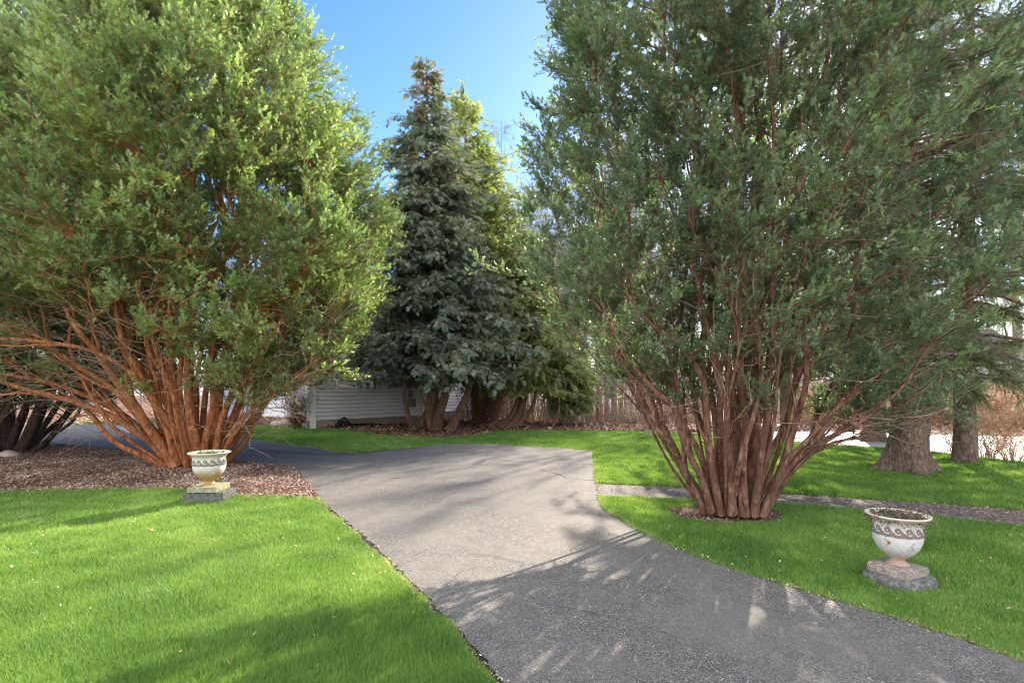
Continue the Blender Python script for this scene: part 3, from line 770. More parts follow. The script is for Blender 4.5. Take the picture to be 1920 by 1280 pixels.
# big yew on the left, lit from the right
YL = (-6.9, 11.2)
pl = lambda px, py, dy=0.0: ((px - 370) / F * (YL[1] + dy) , dy, EYE - (py - HZ) / F * (YL[1] + dy))
prof_L = [(1.7, 2.0), (2.2, 3.1), (3.0, 3.9), (4.4, 4.25), (6.0, 4.15), (7.5, 3.6), (9.0, 2.9), (10.5, 2.1), (12.0, 1.2), (13.0, 0.3)]
ext_L = [
    ([pl(335, 868, -.3), pl(300, 815, -.5), pl(235, 772, -.8), pl(140, 735, -1.2), pl(60, 705, -1.5), pl(-60, 660, -1.9)], 0.10),
    ([pl(330, 866, -.2), pl(285, 800, -.4), pl(210, 745, -.7), pl(110, 712, -1.0), pl(-20, 690, -1.4), pl(-160, 676, -1.8)], 0.085),
    ([pl(345, 866, -.4), pl(315, 790, -.8), pl(270, 715, -1.3), pl(180, 640, -1.8), pl(80, 570, -2.2), pl(-20, 500, -2.6)], 0.105),
    ([pl(350, 868, -.4), pl(335, 800, -.9), pl(300, 700, -1.4), pl(255, 600, -1.9), pl(215, 480, -1.9)], 0.125),
    ([pl(362, 868, -.5), pl(360, 800, -.9), pl(330, 700, -1.3), pl(300, 600, -1.3), pl(290, 480, -1.3)], 0.115),
    ([pl(392, 868, -.5), pl(384, 790, -.8), pl(386, 700, -1.1), pl(388, 620, -1.1), pl(370, 480, -1.2)], 0.12),
    ([pl(405, 868, -.5), pl(412, 790, -.9), pl(424, 700, -1.2), pl(432, 620, -1.2), pl(440, 480, -1.3)], 0.135),
    ([pl(425, 868, -.4), pl(452, 800, -.7), pl(500, 740, -1.0), pl(560, 680, -1.3), pl(620, 600, -1.5), pl(680, 480, -1.6)], 0.085),
    ([pl(432, 868, -.3), pl(458, 826, -.5), pl(500, 780, -.7), pl(560, 745, -.9), pl(610, 720, -1.1), pl(670, 670, -1.3)], 0.060),
    ([pl(430, 868, -.3), pl(455, 810, -.4), pl(475, 760, -.5), pl(530, 720, -.7), pl(590, 680, -.8), pl(680, 610, -1.0)], 0.065),
    ([pl(385, 868, -.5), pl(372, 790, -1.0), pl(330, 690, -1.6), pl(230, 640, -2.1), pl(90, 632, -2.4), pl(-60, 628, -2.6)], 0.07),
]
yew('yew_tree', 'huge yew with orange-red stems fanning out behind the tan urn', 'tree', (YL[0], YL[1], 0), prof_L, 0.50, 0.90, 26, 3100, 11, 7, 0.086, 0.072, 41,
    M['bark_yew_red'], M['leaf_yew'], ext_L, nbare=560, bare_r=0.009, low_shell=0.30,
    density=lambda T: 1 - 0.75 * (T[:, 2] < 3.3) * (T[:, 0] < 1.0) * (T[:, 1] < 1.5))
# second yew at the left edge, in shade
prof_S = [(1.2, 1.6), (1.9, 3.4), (3.2, 4.3), (5.0, 4.5), (7.0, 4.1), (9.0, 3.2), (11.0, 2.0), (12.6, 0.4)]
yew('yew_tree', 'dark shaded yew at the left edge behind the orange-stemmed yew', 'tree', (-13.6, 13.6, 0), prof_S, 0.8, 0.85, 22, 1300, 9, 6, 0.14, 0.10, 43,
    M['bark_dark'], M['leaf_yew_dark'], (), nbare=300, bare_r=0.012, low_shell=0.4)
# yew on the right beside the footpath
pr = lambda px, py, dy=0.0: ((px - 1368) / F * (YR[1] + dy), dy, EYE - (py - HZ) / F * (YR[1] + dy))
prof_R = [(1.45, 0.9), (1.75, 1.35), (2.2, 1.85), (3.0, 2.4), (4.2, 2.75), (5.4, 2.95), (6.6, 2.75), (7.8, 2.3), (9.0, 1.3), (9.9, 0.3)]
ext_R = [
    ([pr(1312, 958, -.2), pr(1262, 870, -.3), pr(1205, 775, -.4), pr(1150, 690, -.5), pr(1090, 600, -.5), pr(1030, 480, -.4)], 0.060),
    ([pr(1318, 958, -.3), pr(1285, 890, -.5), pr(1230, 790, -.7), pr(1165, 720, -.8), pr(1105, 650, -.9), pr(1060, 560, -.9)], 0.05),
    ([pr(1335, 962, -.3), pr(1300, 860, -.6), pr(1270, 740, -.8), pr(1225, 660, -.9), pr(1150, 600, -1.0), pr(1105, 540, -1.1)], 0.055),
    ([pr(1350, 962, -.4), pr(1330, 850, -.6), pr(1300, 760, -.8), pr(1270, 640, -.9), pr(1240, 500, -.9), pr(1190, 330, -.8)], 0.062),
    ([pr(1372, 965, -.4), pr(1352, 850, -.6), pr(1345, 760, -.7), pr(1335, 640, -.7), pr(1310, 480, -.7), pr(1290, 300, -.6)], 0.060),
    ([pr(1390, 965, -.4), pr(1385, 860, -.6), pr(1378, 740, -.7), pr(1372, 620, -.6), pr(1385, 450, -.5), pr(1380, 250, -.4)], 0.058),
    ([pr(1400, 965, -.2), pr(1408, 850, -.1), pr(1415, 720, 0.0), pr(1418, 600, 0.1), pr(1405, 420, 0.2), pr(1420, 180, 0.2)], 0.10),
    ([pr(1405, 965, -.4), pr(1440, 850, -.6), pr(1465, 740, -.7), pr(1472, 620, -.7), pr(1500, 480, -.7), pr(1560, 330, -.6)], 0.062),
    ([pr(1412, 962, -.3), pr(1455, 870, -.4), pr(1520, 780, -.5), pr(1600, 700, -.5), pr(1690, 620, -.5), pr(1800, 520, -.4)], 0.062),
    ([pr(1418, 960, -.3), pr(1480, 880, -.3), pr(1560, 818, -.3), pr(1650, 780, -.3), pr(1730, 735, -.2)], 0.046),
    ([pr(1422, 956, -.2), pr(1470, 900, -.2), pr(1530, 850, -.2), pr(1620, 810, -.2), pr(1710, 785, -.1), pr(1760, 740, 0.0)], 0.034),
    ([pr(1410, 962, -.4), pr(1440, 860, -.7), pr(1510, 760, -.9), pr(1600, 690, -1.0), pr(1690, 640, -1.1)], 0.046),
]
yew('yew_tree', 'wide yew with brown stems rising from a mulch circle beside the footpath', 'tree', (YR[0], YR[1], 0), prof_R, 0.20, 0.80, 26, 1950, 10, 7, 0.060, 0.041, 47,
    M['bark_yew'], M['leaf_yew_dark'], ext_R, nbare=240, bare_r=0.006, low_shell=0.5, lean=(0.0, 0), stretch=1.28,
    density=lambda T: 1 - 0.12 * (T[:, 2] < 2.4) * (T[:, 1] < 0.7) * (T[:, 0] > -1.1) * (T[:, 0] < 1.7))


# ------------------------------------------------------------------ conifers with a central trunk
def conifer(name, label, cat, loc, H, z0, prof, nb, kind, ssize, bark, leaf, seed, tr0, per=26, droop=0.25, up=0.1, tint_f=None, trunks=None, lean=(0, 0), flare=0.0, group=None, wide=0.55,
            brad=0.02, taper=1.0, asc=0.2):
    r = np.random.default_rng(seed)
    t = thing(name, label, cat, loc, 0, group)
    Mp = 40; zz = np.concatenate([np.linspace(-0.1, 1.2, 14), np.linspace(1.35, H, Mp - 14)])
    tpath = np.stack([lean[0] * (zz / H), lean[1] * (zz / H), zz], 1)[None]; tpath = wiggle(tpath, [0.02 * H / 8], r, 1.5)
    ns = 28; ang = np.linspace(0, 2 * PI, ns, endpoint=False)
    ph = r.uniform(0, 6.28, 3)
    fl = 1 + 0.04 * np.sin(3 * ang + ph[0]) + 0.03 * np.sin(7 * ang + ph[1])
    roots = flare * np.exp(-np.maximum(zz, 0) / 0.24)[:, None] * (0.45 + 1.25 * np.maximum(0, np.sin(4 * ang + ph[2] + 0.4 * np.sin(ang)))[None] ** 1.3)
    rr = tr0 * (1 - 0.93 * (np.maximum(zz, 0) / H) ** taper)[:, None] * fl[None] * (1 + 0.02 * r.normal(0, 1, (Mp, ns))) + roots * tr0
    if trunks is None:
        Geo().tubes(tpath, rr[None], ns).build('trunk', bark, t, smooth=True)
    else:
        Geo().tubes(tpath, rr[None], ns).build('trunk', bark, t, smooth=True)
        for pts, rad in trunks:
            pts = np.array(pts, float); s = np.linspace(0, len(pts) - 1, 18)
            Q = np.stack([np.interp(s, np.arange(len(pts)), pts[:, k]) for k in range(3)], 1)
            for _ in range(3): Q[1:-1] = (Q[:-2] + 2 * Q[1:-1] + Q[2:]) / 4
            Geo().tubes(Q[None], (rad * np.linspace(1.25, 0.5, 18) * (1 + 0.5 * np.exp(-np.linspace(0, 12, 18))))[None], 10).build('trunk', bark, t, smooth=True)
    # boughs
    zb = z0 + (H * 0.985 - z0) * r.uniform(0, 1, nb * 3); R = interp_prof(prof, zb); rm = max(p[1] for p in prof)
    k = r.uniform(0, 1, len(zb)) < (R / rm) * 0.95 + 0.05; zb = zb[k][:nb]; R = R[k][:nb]; n = len(zb)
    phi = r.uniform(0, 2 * PI, n); L = R * np.where(r.uniform(0, 1, n) < .12, r.uniform(1.0, 1.4, n), r.uniform(0.4, 1.08, n)) * (0.58 + 0.80 * vnoise(np.stack([np.cos(phi) * 1.8, np.sin(phi) * 1.5, zb * 0.6], 1), 1.5, seed))
    dh = np.stack([np.cos(phi), np.sin(phi), np.zeros(n)], 1)
    s0 = np.stack([np.interp(zb - asc * L, zz, tpath[0][:, j]) for j in range(3)], 1)
    s0[:, 2] = np.maximum(zb - asc * L, 0.25)
    e0 = np.c_[dh[:, :2] * L[:, None] + s0[:, :2], zb]
    B = bez(s0, s0 + (dh + np.array([0, 0, up])) * (L * .35)[:, None], e0 - (dh * 0.9 + np.array([0, 0, up - droop])) * (L * .35)[:, None], e0 - np.array([0, 0, 1.0]) * (droop * L * 0.5)[:, None], 9)
    B = wiggle(B, 0.03 * L, r, 2)
    gb = Geo(); gb.tubes(B, (brad * (0.4 + L / rm))[:, None] * np.linspace(1, 0.2, 9)[None], 5)
    ti = r.uniform(0.22, 1.0, (n, per)); fi = ti * 8; i0 = np.minimum(fi.astype(int), 7); f = (fi - i0)[..., None]; nn = np.arange(n)[:, None]
    P_ = (B[nn, i0] * (1 - f) + B[nn, i0 + 1] * f).reshape(-1, 3); TT = nrm(B[nn, i0 + 1] - B[nn, i0]).reshape(-1, 3)
    if kind == 'cedar':
        kp = r.uniform(0, 1, len(P_)) > 0.55 * np.clip((P_[:, 2] / H - 0.5) / 0.3, 0, 1)
        P_ = P_[kp]; TT = TT[kp]
    nw = len(P_); sd_ = nrm(np.cross(TT, np.array([0, 0, 1.0]))) * np.where(r.uniform(0, 1, nw) < 0.5, -1, 1)[:, None]
    D = nrm(TT * 0.8 + sd_ * r.uniform(0.2, 1.0, (nw, 1)) + np.array([0, 0, -droop * 0.8]) + r.normal(0, 0.25, (nw, 3)))
    ll = ssize * r.uniform(0.7, 1.4, nw) * 2.2
    TE = P_ + D * ll[:, None]
    tw = np.stack([P_, (P_ + TE) / 2 + np.array([0, 0, 0.03]), TE], 1)
    gb.tubes(tw, np.ones((nw, 1)) * np.array([1, .8, .4])[None] * brad * 0.22, 3)
    gb.build('branches', bark, t)
    gl = Geo()
    ksp = 3 if kind == 'cedar' else 4
    for j in range(ksp):
        s = (j + r.uniform(0.1, 0.9, nw)) / ksp
        PP = P_ + (TE - P_) * s[:, None]
        D2 = nrm(D + nrm(np.cross(D, r.normal(0, 1, (nw, 3)))) * wide + np.array([0, 0, -droop * 0.5]))
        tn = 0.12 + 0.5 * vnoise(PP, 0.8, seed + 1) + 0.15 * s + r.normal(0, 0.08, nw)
        if tint_f is not None: tn = tint_f(PP, tn, r)
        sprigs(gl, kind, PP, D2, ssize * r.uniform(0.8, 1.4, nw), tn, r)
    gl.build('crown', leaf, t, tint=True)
    return t


def rel(px, py, d, loc):        # photo point at depth d, relative to loc
    return ((px - 960) / F * d - loc[0], d - loc[1], EYE - (py - HZ) / F * d)


LA = (-3.15, 20.6)
conifer('cedar_tree', 'tall blue-green cedar with reddish dead tips and several trunks in front of the white house', 'tree', (LA[0], LA[1], 0), 15.0, 2.35,
        [(1.4, 2.6), (2.4, 3.7), (4.0, 3.7), (5.5, 3.4), (7.5, 2.7), (9, 2.2), (11.0, 1.7), (11.8, 1.2), (13.2, 0.9), (15, 0.1)], 900, 'cedar', 0.17, M['bark_cedar'], M['leaf_cedar'], 61, 0.26, per=24, droop=0.30, up=0.4,
        tint_f=lambda P, t, r: t + 0.40 * (vnoise(P, 2.2, 77) > 0.72) * np.clip((P[:, 2] - 5) / 6, 0, 1) + 0.12 * np.clip((P[:, 2] - 10) / 4, 0, 1),
        trunks=[([rel(776, 806, 20.1, LA), rel(764, 775, 20.0, LA), rel(757, 745, 19.9, LA), rel(760, 700, 19.9, LA), rel(770, 640, 20, LA)], 0.09),
                ([rel(818, 808, 20.2, LA), rel(822, 775, 20.3, LA), rel(836, 740, 20.4, LA), rel(846, 690, 20.4, LA), rel(850, 560, 20.6, LA)], 0.19),
                ([rel(843, 808, 20.0, LA), rel(856, 780, 20.0, LA), rel(872, 750, 20.0, LA), rel(884, 715, 20.1, LA), rel(890, 600, 20.4, LA)], 0.15),
                ([rel(806, 800, 19.8, LA), rel(800, 770, 19.8, LA), rel(792, 745, 19.6, LA), rel(776, 700, 19.5, LA)], 0.05),
                ([rel(795, 802, 21.4, LA), rel(806, 770, 21.4, LA), rel(812, 720, 21.3, LA), rel(800, 600, 21.0, LA)], 0.22)], asc=0.2, lean=(-0.35, 0))
LB = (-1.75, 26.5)
conifer('cedar_tree', 'tall golden-green sunlit cedar with a thin ragged top behind the blue-green cedar', 'tree', (LB[0], LB[1], 0), 17.6, 3.7,
        [(3.0, 2.6), (5, 4.9), (7, 5.0), (8.5, 4.7), (10.8, 3.8), (13.5, 2.3), (15.3, 1.1), (16.6, .5), (17.6, 0.1)], 1000, 'cedar', 0.22, M['bark_cedar'], M['leaf_gold'], 63, 0.30, per=15, droop=0.3, up=0.5,
        trunks=[([rel(905, 803, 25.5, LB), rel(900, 770, 25.6, LB), rel(896, 720, 25.6, LB), rel(892, 560, 26.2, LB)], 0.25)], asc=0.5, lean=(-0.8, 0))
LC = (0.35, 22.6)
conifer('cedar_tree', 'low spreading cedar with curved leaning trunks beside the lawn edge', 'tree', (LC[0], LC[1], 0), 9.0, 2.0,
        [(1.2, 1.2), (1.9, 2.2), (3.0, 2.6), (4.5, 2.4), (6.5, 1.5), (9.0, 0.2)], 520, 'cedar', 0.22, M['bark_cedar'], M['leaf_gold'], 65, 0.12, per=16, droop=0.4, up=0.3,
        trunks=[([rel(925, 797, 22, LC), rel(950, 795, 22, LC), rel(968, 770, 22, LC), rel(974, 735, 22.2, LC), rel(990, 640, 22.4, LC)], 0.17),
                ([rel(935, 806, 21.7, LC), rel(962, 800, 21.7, LC), rel(978, 770, 21.8, LC), rel(986, 735, 22.0, LC), rel(1000, 640, 22.4, LC)], 0.17),
                ([rel(956, 806, 21.6, LC), rel(985, 785, 21.6, LC), rel(1000, 760, 21.7, LC), rel(1006, 735, 21.8, LC), rel(1020, 690, 21.8, LC)], 0.09),
                ([rel(1030, 808, 21.6, LC), rel(1044, 790, 21.6, LC), rel(1050, 760, 21.7, LC), rel(1040, 700, 21.8, LC)], 0.05),
                ([rel(960, 800, 21.6, LC), rel(985, 796, 21.5, LC), rel(1000, 806, 21.4, LC)], 0.04)], asc=0.1,
        tint_f=lambda P, t, r: t * 0.85 + 0.25 * (vnoise(P, 1.0, 5) > 0.6))
LC2 = (2.6, 23.4)
conifer('cedar_tree', 'small bushy grey-green cedar at the woodland edge right of the leaning trunks', 'tree', (LC2[0], LC2[1], 0), 4.2, 0.9,
        [(0.7, 0.5), (1.4, 1.0), (2.2, 1.2), (3.2, 0.8), (4.2, 0.15)], 190, 'cedar', 0.2, M['bark_cedar'], M['leaf_gold'], 66, 0.07, per=14, droop=0.3, up=0.3, asc=0.2)

# spruces on the right lawn
SPR = [(1.3, 1.2), (2.0, 2.6), (4.0, 3.3), (6.5, 3.1), (9, 2.6), (12, 1.9), (14.5, 0.9), (16, 0.1)]
s1 = conifer('spruce_tree', 'thick grey flared trunk of a spruce standing on the lawn right of the yew', 'tree', (7.95, 10.3, 0), 16, 1.45, SPR, 230, 'spruce', 0.15, M['bark_spruce'], M['leaf_spruce'], 71, 0.335, per=46, droop=0.42, up=0.15, flare=0.75, brad=0.035, asc=-0.05)
s2 = conifer('spruce_tree', 'slender straight spruce trunk between the thick trunk and the road', 'tree', (10.1, 11.4, 0), 15, 1.7, [(1.5, 0.9), (2.2, 2.4), (4.5, 3.2), (7, 2.9), (10, 2.0), (13, 1.0), (15, 0.1)], 170, 'spruce', 0.15, M['bark_spruce'], M['leaf_spruce'], 72, 0.215, per=44, droop=0.40, up=0.15, flare=0.28, brad=0.03, asc=-0.05)
dup(s1, (11.6, 16.4, 0), 2.1, 0.85, 'spruce trunk half hidden behind the thick flared trunk')
dup(s2, (8.9, 16.6, 0), 1.1, (0.75, 0.75, 0.75), 'spruce seen through the right side of the yew stems')
dup(s1, (14.8, 11.4, 0), 4.0, 0.95, 'spruce boughs reaching in at the right edge above the road')


# ------------------------------------------------------------------ bare woodland trees
def bare_tree(name, label, loc, H, tr0, seed, mat, group=None, nb=26, fork=0.35):
    r = np.random.default_rng(seed)
    t = thing(name, label, 'tree', loc, r.uniform(0, 6.28), group)
    zz = np.linspace(-0.3, H, 14); P = np.stack([0 * zz, 0 * zz, zz], 1)[None]; P = wiggle(P, [0.12], r, 1.2)
    Geo().tubes(P, (tr0 * (1 - 0.9 * (np.maximum(zz, 0) / H)) * (1 + 0.5 * np.exp(-np.maximum(zz, 0) / .25)))[None], 8).build('trunk', mat, t, smooth=True)
    zb = H * (fork + (0.97 - fork) * r.uniform(0, 1, nb)); phi = r.uniform(0, 6.28, nb); L = (H - zb) * 0.45 + r.uniform(0.6, 1.8, nb)
    s0 = np.stack([np.interp(zb, zz, P[0][:, j]) for j in range(3)], 1); dh = np.stack([np.cos(phi), np.sin(phi), np.zeros(nb)], 1)
    e = s0 + dh * (L * .62)[:, None] + np.array([0, 0, 1.0]) * (L * .75)[:, None]
    B = bez(s0, s0 + (dh + np.array([0, 0, .35])) * (L * .35)[:, None], e - np.array([0, 0, 1.0]) * (L * .3)[:, None], e, 8); B = wiggle(B, 0.05 * L, r, 2.5)
    g = Geo(); g.tubes(B, (tr0 * 0.30 * (1 - zb / H * 0.75))[:, None] * np.linspace(1, .15, 8)[None], 4)
    m = 12; i1 = r.integers(1, 7, (nb, m)); a = B[np.arange(nb)[:, None], i1].reshape(-1, 3); d = nrm(r.normal(0, 1, (nb * m, 3)) * 0.7 + np.repeat(dh, m, 0) * .5 + np.array([0, 0, .8])); l = r.uniform(.5, 1.6, nb * m) * np.repeat(L / L.mean(), m)
    T_ = np.stack([a, a + d * (l * .5)[:, None] + r.normal(0, .06, a.shape), a + (d + np.array([0, 0, .2])) * l[:, None]], 1)
    g.tubes(T_, np.ones((len(a), 1)) * np.array([1, .6, .2])[None] * max(tr0 * 0.12, .009), 3)
    m2 = 4; i2 = r.integers(0, 3, (len(a), m2)); b = T_[np.arange(len(a))[:, None], i2].reshape(-1, 3); d = nrm(r.normal(0, 1, b.shape) + np.array([0, 0, .7])); l = r.uniform(.25, .8, len(b))
    T2 = np.stack([b, b + d * (l * .5)[:, None] + r.normal(0, .03, b.shape), b + d * l[:, None]], 1)
    g.tubes(T2, np.ones((len(b), 1)) * np.array([1, .7, .3])[None] * max(tr0 * 0.08, .006), 3)
    g.build('branches', mat, t)
    return t


def gz(x, y): return float(ground_z(x, y))


GW = 'bare trees standing in the wood beyond the lawn'
LW = 'bare leafless grey tree in the wood beyond the lawn'
protos = []
for i, (px, d, H, tr) in enumerate([(1092, 30, 15, .05), (1150, 33, 17, .085), (1185, 31, 14, .04), (1210, 36, 18, .07), (1228, 32, 13, .035), (1072, 38, 17, .06)]):
    x = (px - 960) / F * d; protos.append(bare_tree('bare_tree', LW, (x, d, gz(x, d)), H, tr, 100 + i, M['bark_woods'], GW))
x = (1124 - 960) / F * 26; bare_tree('bare_tree', 'straight reddish-brown trunk at the near edge of the wood', (x, 26, gz(x, 26)), 15, .16, 110, M['bark_woods_red'], None, 20, 0.5)
x = (1164 - 960) / F * 29; bare_tree('bare_tree', 'thin dark reddish trunk leaning slightly at the edge of the wood', (x, 29, gz(x, 29)), 13, .11, 111, M['bark_woods_red'], None, 20, 0.45)
r = np.random.default_rng(5)
for i in range(84):
    if i < 44: px = r.uniform(1035, 1300); d = r.uniform(31, 62)
    elif i < 72: px = r.uniform(850, 1040); d = r.uniform(33, 60)
    else: px = r.uniform(1300, 1500); d = r.uniform(34, 60)
    x = (px - 960) / F * d; s = r.uniform(0.8, 1.25)
    dup(protos[i % 6], (x, d, gz(x, d)), r.uniform(0, 6.28), (s * r.uniform(.8, 1.3), s * r.uniform(.8, 1.3), s), LW, GW, (r.normal(0, .035), r.normal(0, .035)))
GL = 'bare trees beyond the drive on the left'
for i in range(26):
    px = r.uniform(-150, 560); d = r.uniform(36, 60); x = (px - 960) / F * d; s = r.uniform(0.8, 1.2)
    dup(protos[i % 6], (x, d, 0), r.uniform(0, 6.28), s, 'bare leafless tree on the bank beyond the drive on the left', GL)
# the farther wood reads as one mass
g = Geo()
N = 520
ang = np.concatenate([r.uniform(-0.95, 0.32, 340), r.uniform(0.3, 0.95, 180)]); dd = r.uniform(62, 120, N); X = np.tan(ang) * dd * 0.95; Y = dd
H = r.uniform(12, 20, N)
zz = np.linspace(0, 1, 6)
P = np.stack([X[:, None] + r.normal(0, .15, (N, 6)), Y[:, None] + r.normal(0, .15, (N, 6)), ground_z(X, Y)[:, None] + H[:, None] * zz[None]], 2)
g.tubes(P, (r.uniform(.035, .11, N))[:, None] * np.linspace(1, .15, 6)[None], 5)
k = 44; nn = np.repeat(np.arange(N), k); f = r.uniform(.25, 1, N * k); base = P[nn, 0] + (P[nn, 5] - P[nn, 0]) * f[:, None]
d = nrm(r.normal(0, 1, (N * k, 3)) * np.array([1, 1, .3]) + np.array([0, 0, .8])); l = (1.15 - f) * r.uniform(1.5, 5.0, N * k)
Bq = np.stack([base, base + d * (l * .5)[:, None] + r.normal(0, .15, base.shape), base + (d + np.array([0, 0, .3])) * l[:, None]], 1)
g.tubes(Bq, np.ones((N * k, 1)) * np.array([1, .7, .3])[None] * .035, 3)
struct(g.build('woodland', M['bark_woods']), 'stuff')
# saplings and brush of the wood edge
g = Geo(); N = 2200; d = 24.5 + 26 * r.uniform(0, 1, N); px = r.uniform(860, 1330, N); X = (px - 960) / F * d; H = r.uniform(1.0, 5.5, N) * r.uniform(.4, 1, N)
b0 = np.stack([X, d, ground_z(X, d)], 1); ln = r.normal(0, .22, (N, 2)) * H[:, None]
P = bez(b0, b0 + np.c_[np.zeros((N, 2)), H * .4], b0 + np.c_[ln * .5, H * .7], b0 + np.c_[ln, H], 6); P = wiggle(P, .02 * H, r, 2)
g.tubes(P, (r.uniform(.008, .018, N))[:, None] * np.linspace(1, .3, 6)[None], 3)
k = 7; nn = np.repeat(np.arange(N), k); i1 = r.integers(1, 6, N * k); a = P[nn, i1]; dd2 = nrm(r.normal(0, 1, (N * k, 3)) + np.array([0, 0, .6])); l = r.uniform(.15, .6, N * k) * np.repeat(H, k) * .35
g.tubes(np.stack([a, a + dd2 * (l * .5)[:, None] + r.normal(0, .04, a.shape), a + dd2 * l[:, None]], 1), np.ones((N * k, 1)) * np.array([1, .7, .3])[None] * .007, 3)
struct(g.build('undergrowth', M['twig_pale']), 'stuff')
# low hill closing the view behind the woods
hx = np.linspace(-420, 420, 90); hs = []
for row, (yy, base, amp) in enumerate([(125, -6, 0), (150, 1.5, 2.0), (190, 6, 4.0), (260, 9, 6.0)]):
    z = base + amp * (vnoise(np.stack([hx, np.full(90, yy)], 1), 0.012, 9) - .3)
    hs.append(np.stack([hx, np.full(90, float(yy)), z], 1))
Vh = np.concatenate(hs); I = np.arange(360).reshape(4, 90)
struct(obj('hill', mesh('hill', Vh, [np.stack([I[:-1, :-1], I[:-1, 1:], I[1:, 1:], I[1:, :-1]], -1).reshape(-1, 4)]), m_noise('hill_wood', [(0.3, (0.26, 0.22, 0.22)), (0.7, (0.48, 0.42, 0.41))], 0.5, 8)))


# ------------------------------------------------------------------ shrubs
def shrub(name, label, loc, h, wdt, n, mat, seed, group=None, r0=0.009, leaves=0, lt=(0.4, 1.0)):
    r = np.random.default_rng(seed); t = thing(name, label, 'shrub', loc, 0, group)
    phi = r.uniform(0, 6.28, n); sp = np.sqrt(r.uniform(0, 1, n)) * wdt; L = h * r.uniform(.65, 1.1, n)
    s0 = np.stack([np.cos(phi) * sp * .15, np.sin(phi) * sp * .15, np.full(n, -.05)], 1); e = np.stack([np.cos(phi) * sp, np.sin(phi) * sp, L], 1)
    B = bez(s0, s0 + np.array([0, 0, 1.0]) * (L * .3)[:, None] + (e - s0) * .12, e - np.array([0, 0, .2]) * L[:, None], e, 8); B = wiggle(B, 0.05 * L, r, 3)
    g = Geo(); g.tubes(B, (r0 * r.uniform(.6, 1.3, n))[:, None] * np.linspace(1, .25, 8)[None], 4)
    m = 9; i1 = r.integers(2, 8, (n, m)); a = B[np.arange(n)[:, None], i1].reshape(-1, 3); d = nrm(r.normal(0, 1, a.shape) + np.array([0, 0, .6])); l = r.uniform(.12, .4, len(a)) * h * .6
    T_ = np.stack([a, a + d * (l * .5)[:, None] + r.normal(0, .02, a.shape), a + d * l[:, None]], 1)
    g.tubes(T_, np.ones((len(a), 1)) * np.array([1, .7, .3])[None] * r0 * .5, 3)
    g.build('stems', mat, t)
    if leaves:
        k = r.integers(0, len(T_), leaves); P_ = T_[k, 2] + r.normal(0, .04, (leaves, 3)) * h; u = nrm(r.normal(0, 1, (leaves, 3))); v = nrm(np.cross(u, r.normal(0, 1, (leaves, 3))))
        s = .035 * h ** .5
        V = np.stack([P_ - u * s, P_ + v * s * .6, P_ + u * s, P_ - v * s * .6], 1).reshape(-1, 3)
        obj('leaves', mesh('leaves', V, [np.arange(4 * leaves).reshape(-1, 4)], False, r.uniform(*lt, leaves)), M['litter'], t)
    return t


GB = 'orange-brown thicket across the road'
sh = shrub('roadside_shrub', 'orange-brown leafless shrub in the thicket across the road', (20, 23, gz(20, 23)), 1.75, 1.5, 90, M['twig_orange'], 201, GB, .012, 700, (.5, 1.0))
r = np.random.default_rng(9)
for i in range(34):
    if i < 22: px = 1490 + i * 26 + r.normal(0, 9); d = r.uniform(21, 25)
    else: px = 1500 + (i - 22) * 42; d = r.uniform(27, 34)
    x = (px - 960) / F * d; s = r.uniform(.45, 1.15)
    dup(sh, (x, d, gz(x, d)), r.uniform(0, 6.28), (s * 1.2, s * 1.2, s), 'orange-brown leafless shrub in the thicket across the road', GB)
# small bare shrubs at the near edge of the road
for i, (px, py, h, wd) in enumerate([(1852, 858, 1.15, .75), (1793, 850, .85, .5), (1900, 866, 1.25, .9)]):
    x, y = G(px, py)
    shrub('roadside_shrub', ['bare vase-shaped shrub at the road verge right of the slender trunk', 'low reddish bare shrub just left of the slender trunk at the road', 'tall arching dry shrub at the right edge by the road'][i], (x, y, 0), h, wd, 34, M['twig_orange'] if i else M['twig_pale'], 210 + i, None, .009, 160 if i else 120)
# shrubs in the bed under the cedars and by the house
shrub('dry_shrub', 'tall tangled brown shrub behind the cedar trunks', ((905 - 960) / F * 24.2, 24.2, 0), 2.7, 1.3, 120, M['twig_brown'], 221, None, .012, 1500, (.2, .7))
shrub('dry_shrub', 'reddish brown dry shrub between the upright and the leaning cedar trunks', ((925 - 960) / F * 26, 26, 0), 2.6, 1.3, 110, M['twig_orange'], 222, None, .012, 1400, (.2, .7))
shrub('dry_shrub', 'wiry dark bare shrub at the corner of the white house', ((556 - 960) / F * 21.0, 21.0, 0), 1.7, .8, 100, M['twig_brown'], 223, None, .011, 250, (.1, .5))
shrub('dry_shrub', 'low yellowish brush under the small cedar at the wood edge', ((1062 - 960) / F * 23.2, 23.2, 0), .75, .9, 90, M['twig_pale'], 224, None, .009, 900, (.6, 1))
shrub('dry_shrub', 'low tan brush at the lawn edge in front of the wood', ((1185 - 960) / F * 24.2, 24.2, 0), .7, 1.2, 90, M['twig_pale'], 225, None, .009, 700, (.5, 1))
shrub('dry_shrub', 'low reddish brush beside the left stems of the footpath yew', ((1235 - 960) / F * 24.4, 24.4, 0), .8, 1.0, 90, M['twig_brown'], 226, None, .009, 700, (.3, .8))
LF = 'litter of fallen leaves'
Q = np.stack([r.uniform(-30, 16, 42000), 20.0 + 26 * r.uniform(0, 1, 42000) ** 1.5], 1); Q = Q[~inpoly(Q, LAWN_R2) & ~inpoly(Q, DRIVE)]
tri_chips(Q, 0.16, 0.35, r, r.uniform(0, 1, len(Q)), 'leaf_litter', M['litter_red'], 0.02)
Q = np.stack([r.uniform(10, 48, 14000), r.uniform(18, 40, 14000)], 1); Q = Q[~inpoly(Q, ROAD)]
tri_chips(Q, 0.14, 0.35, r, r.uniform(0.1, 1, len(Q)), 'leaf_litter', M['litter'], 0.02)


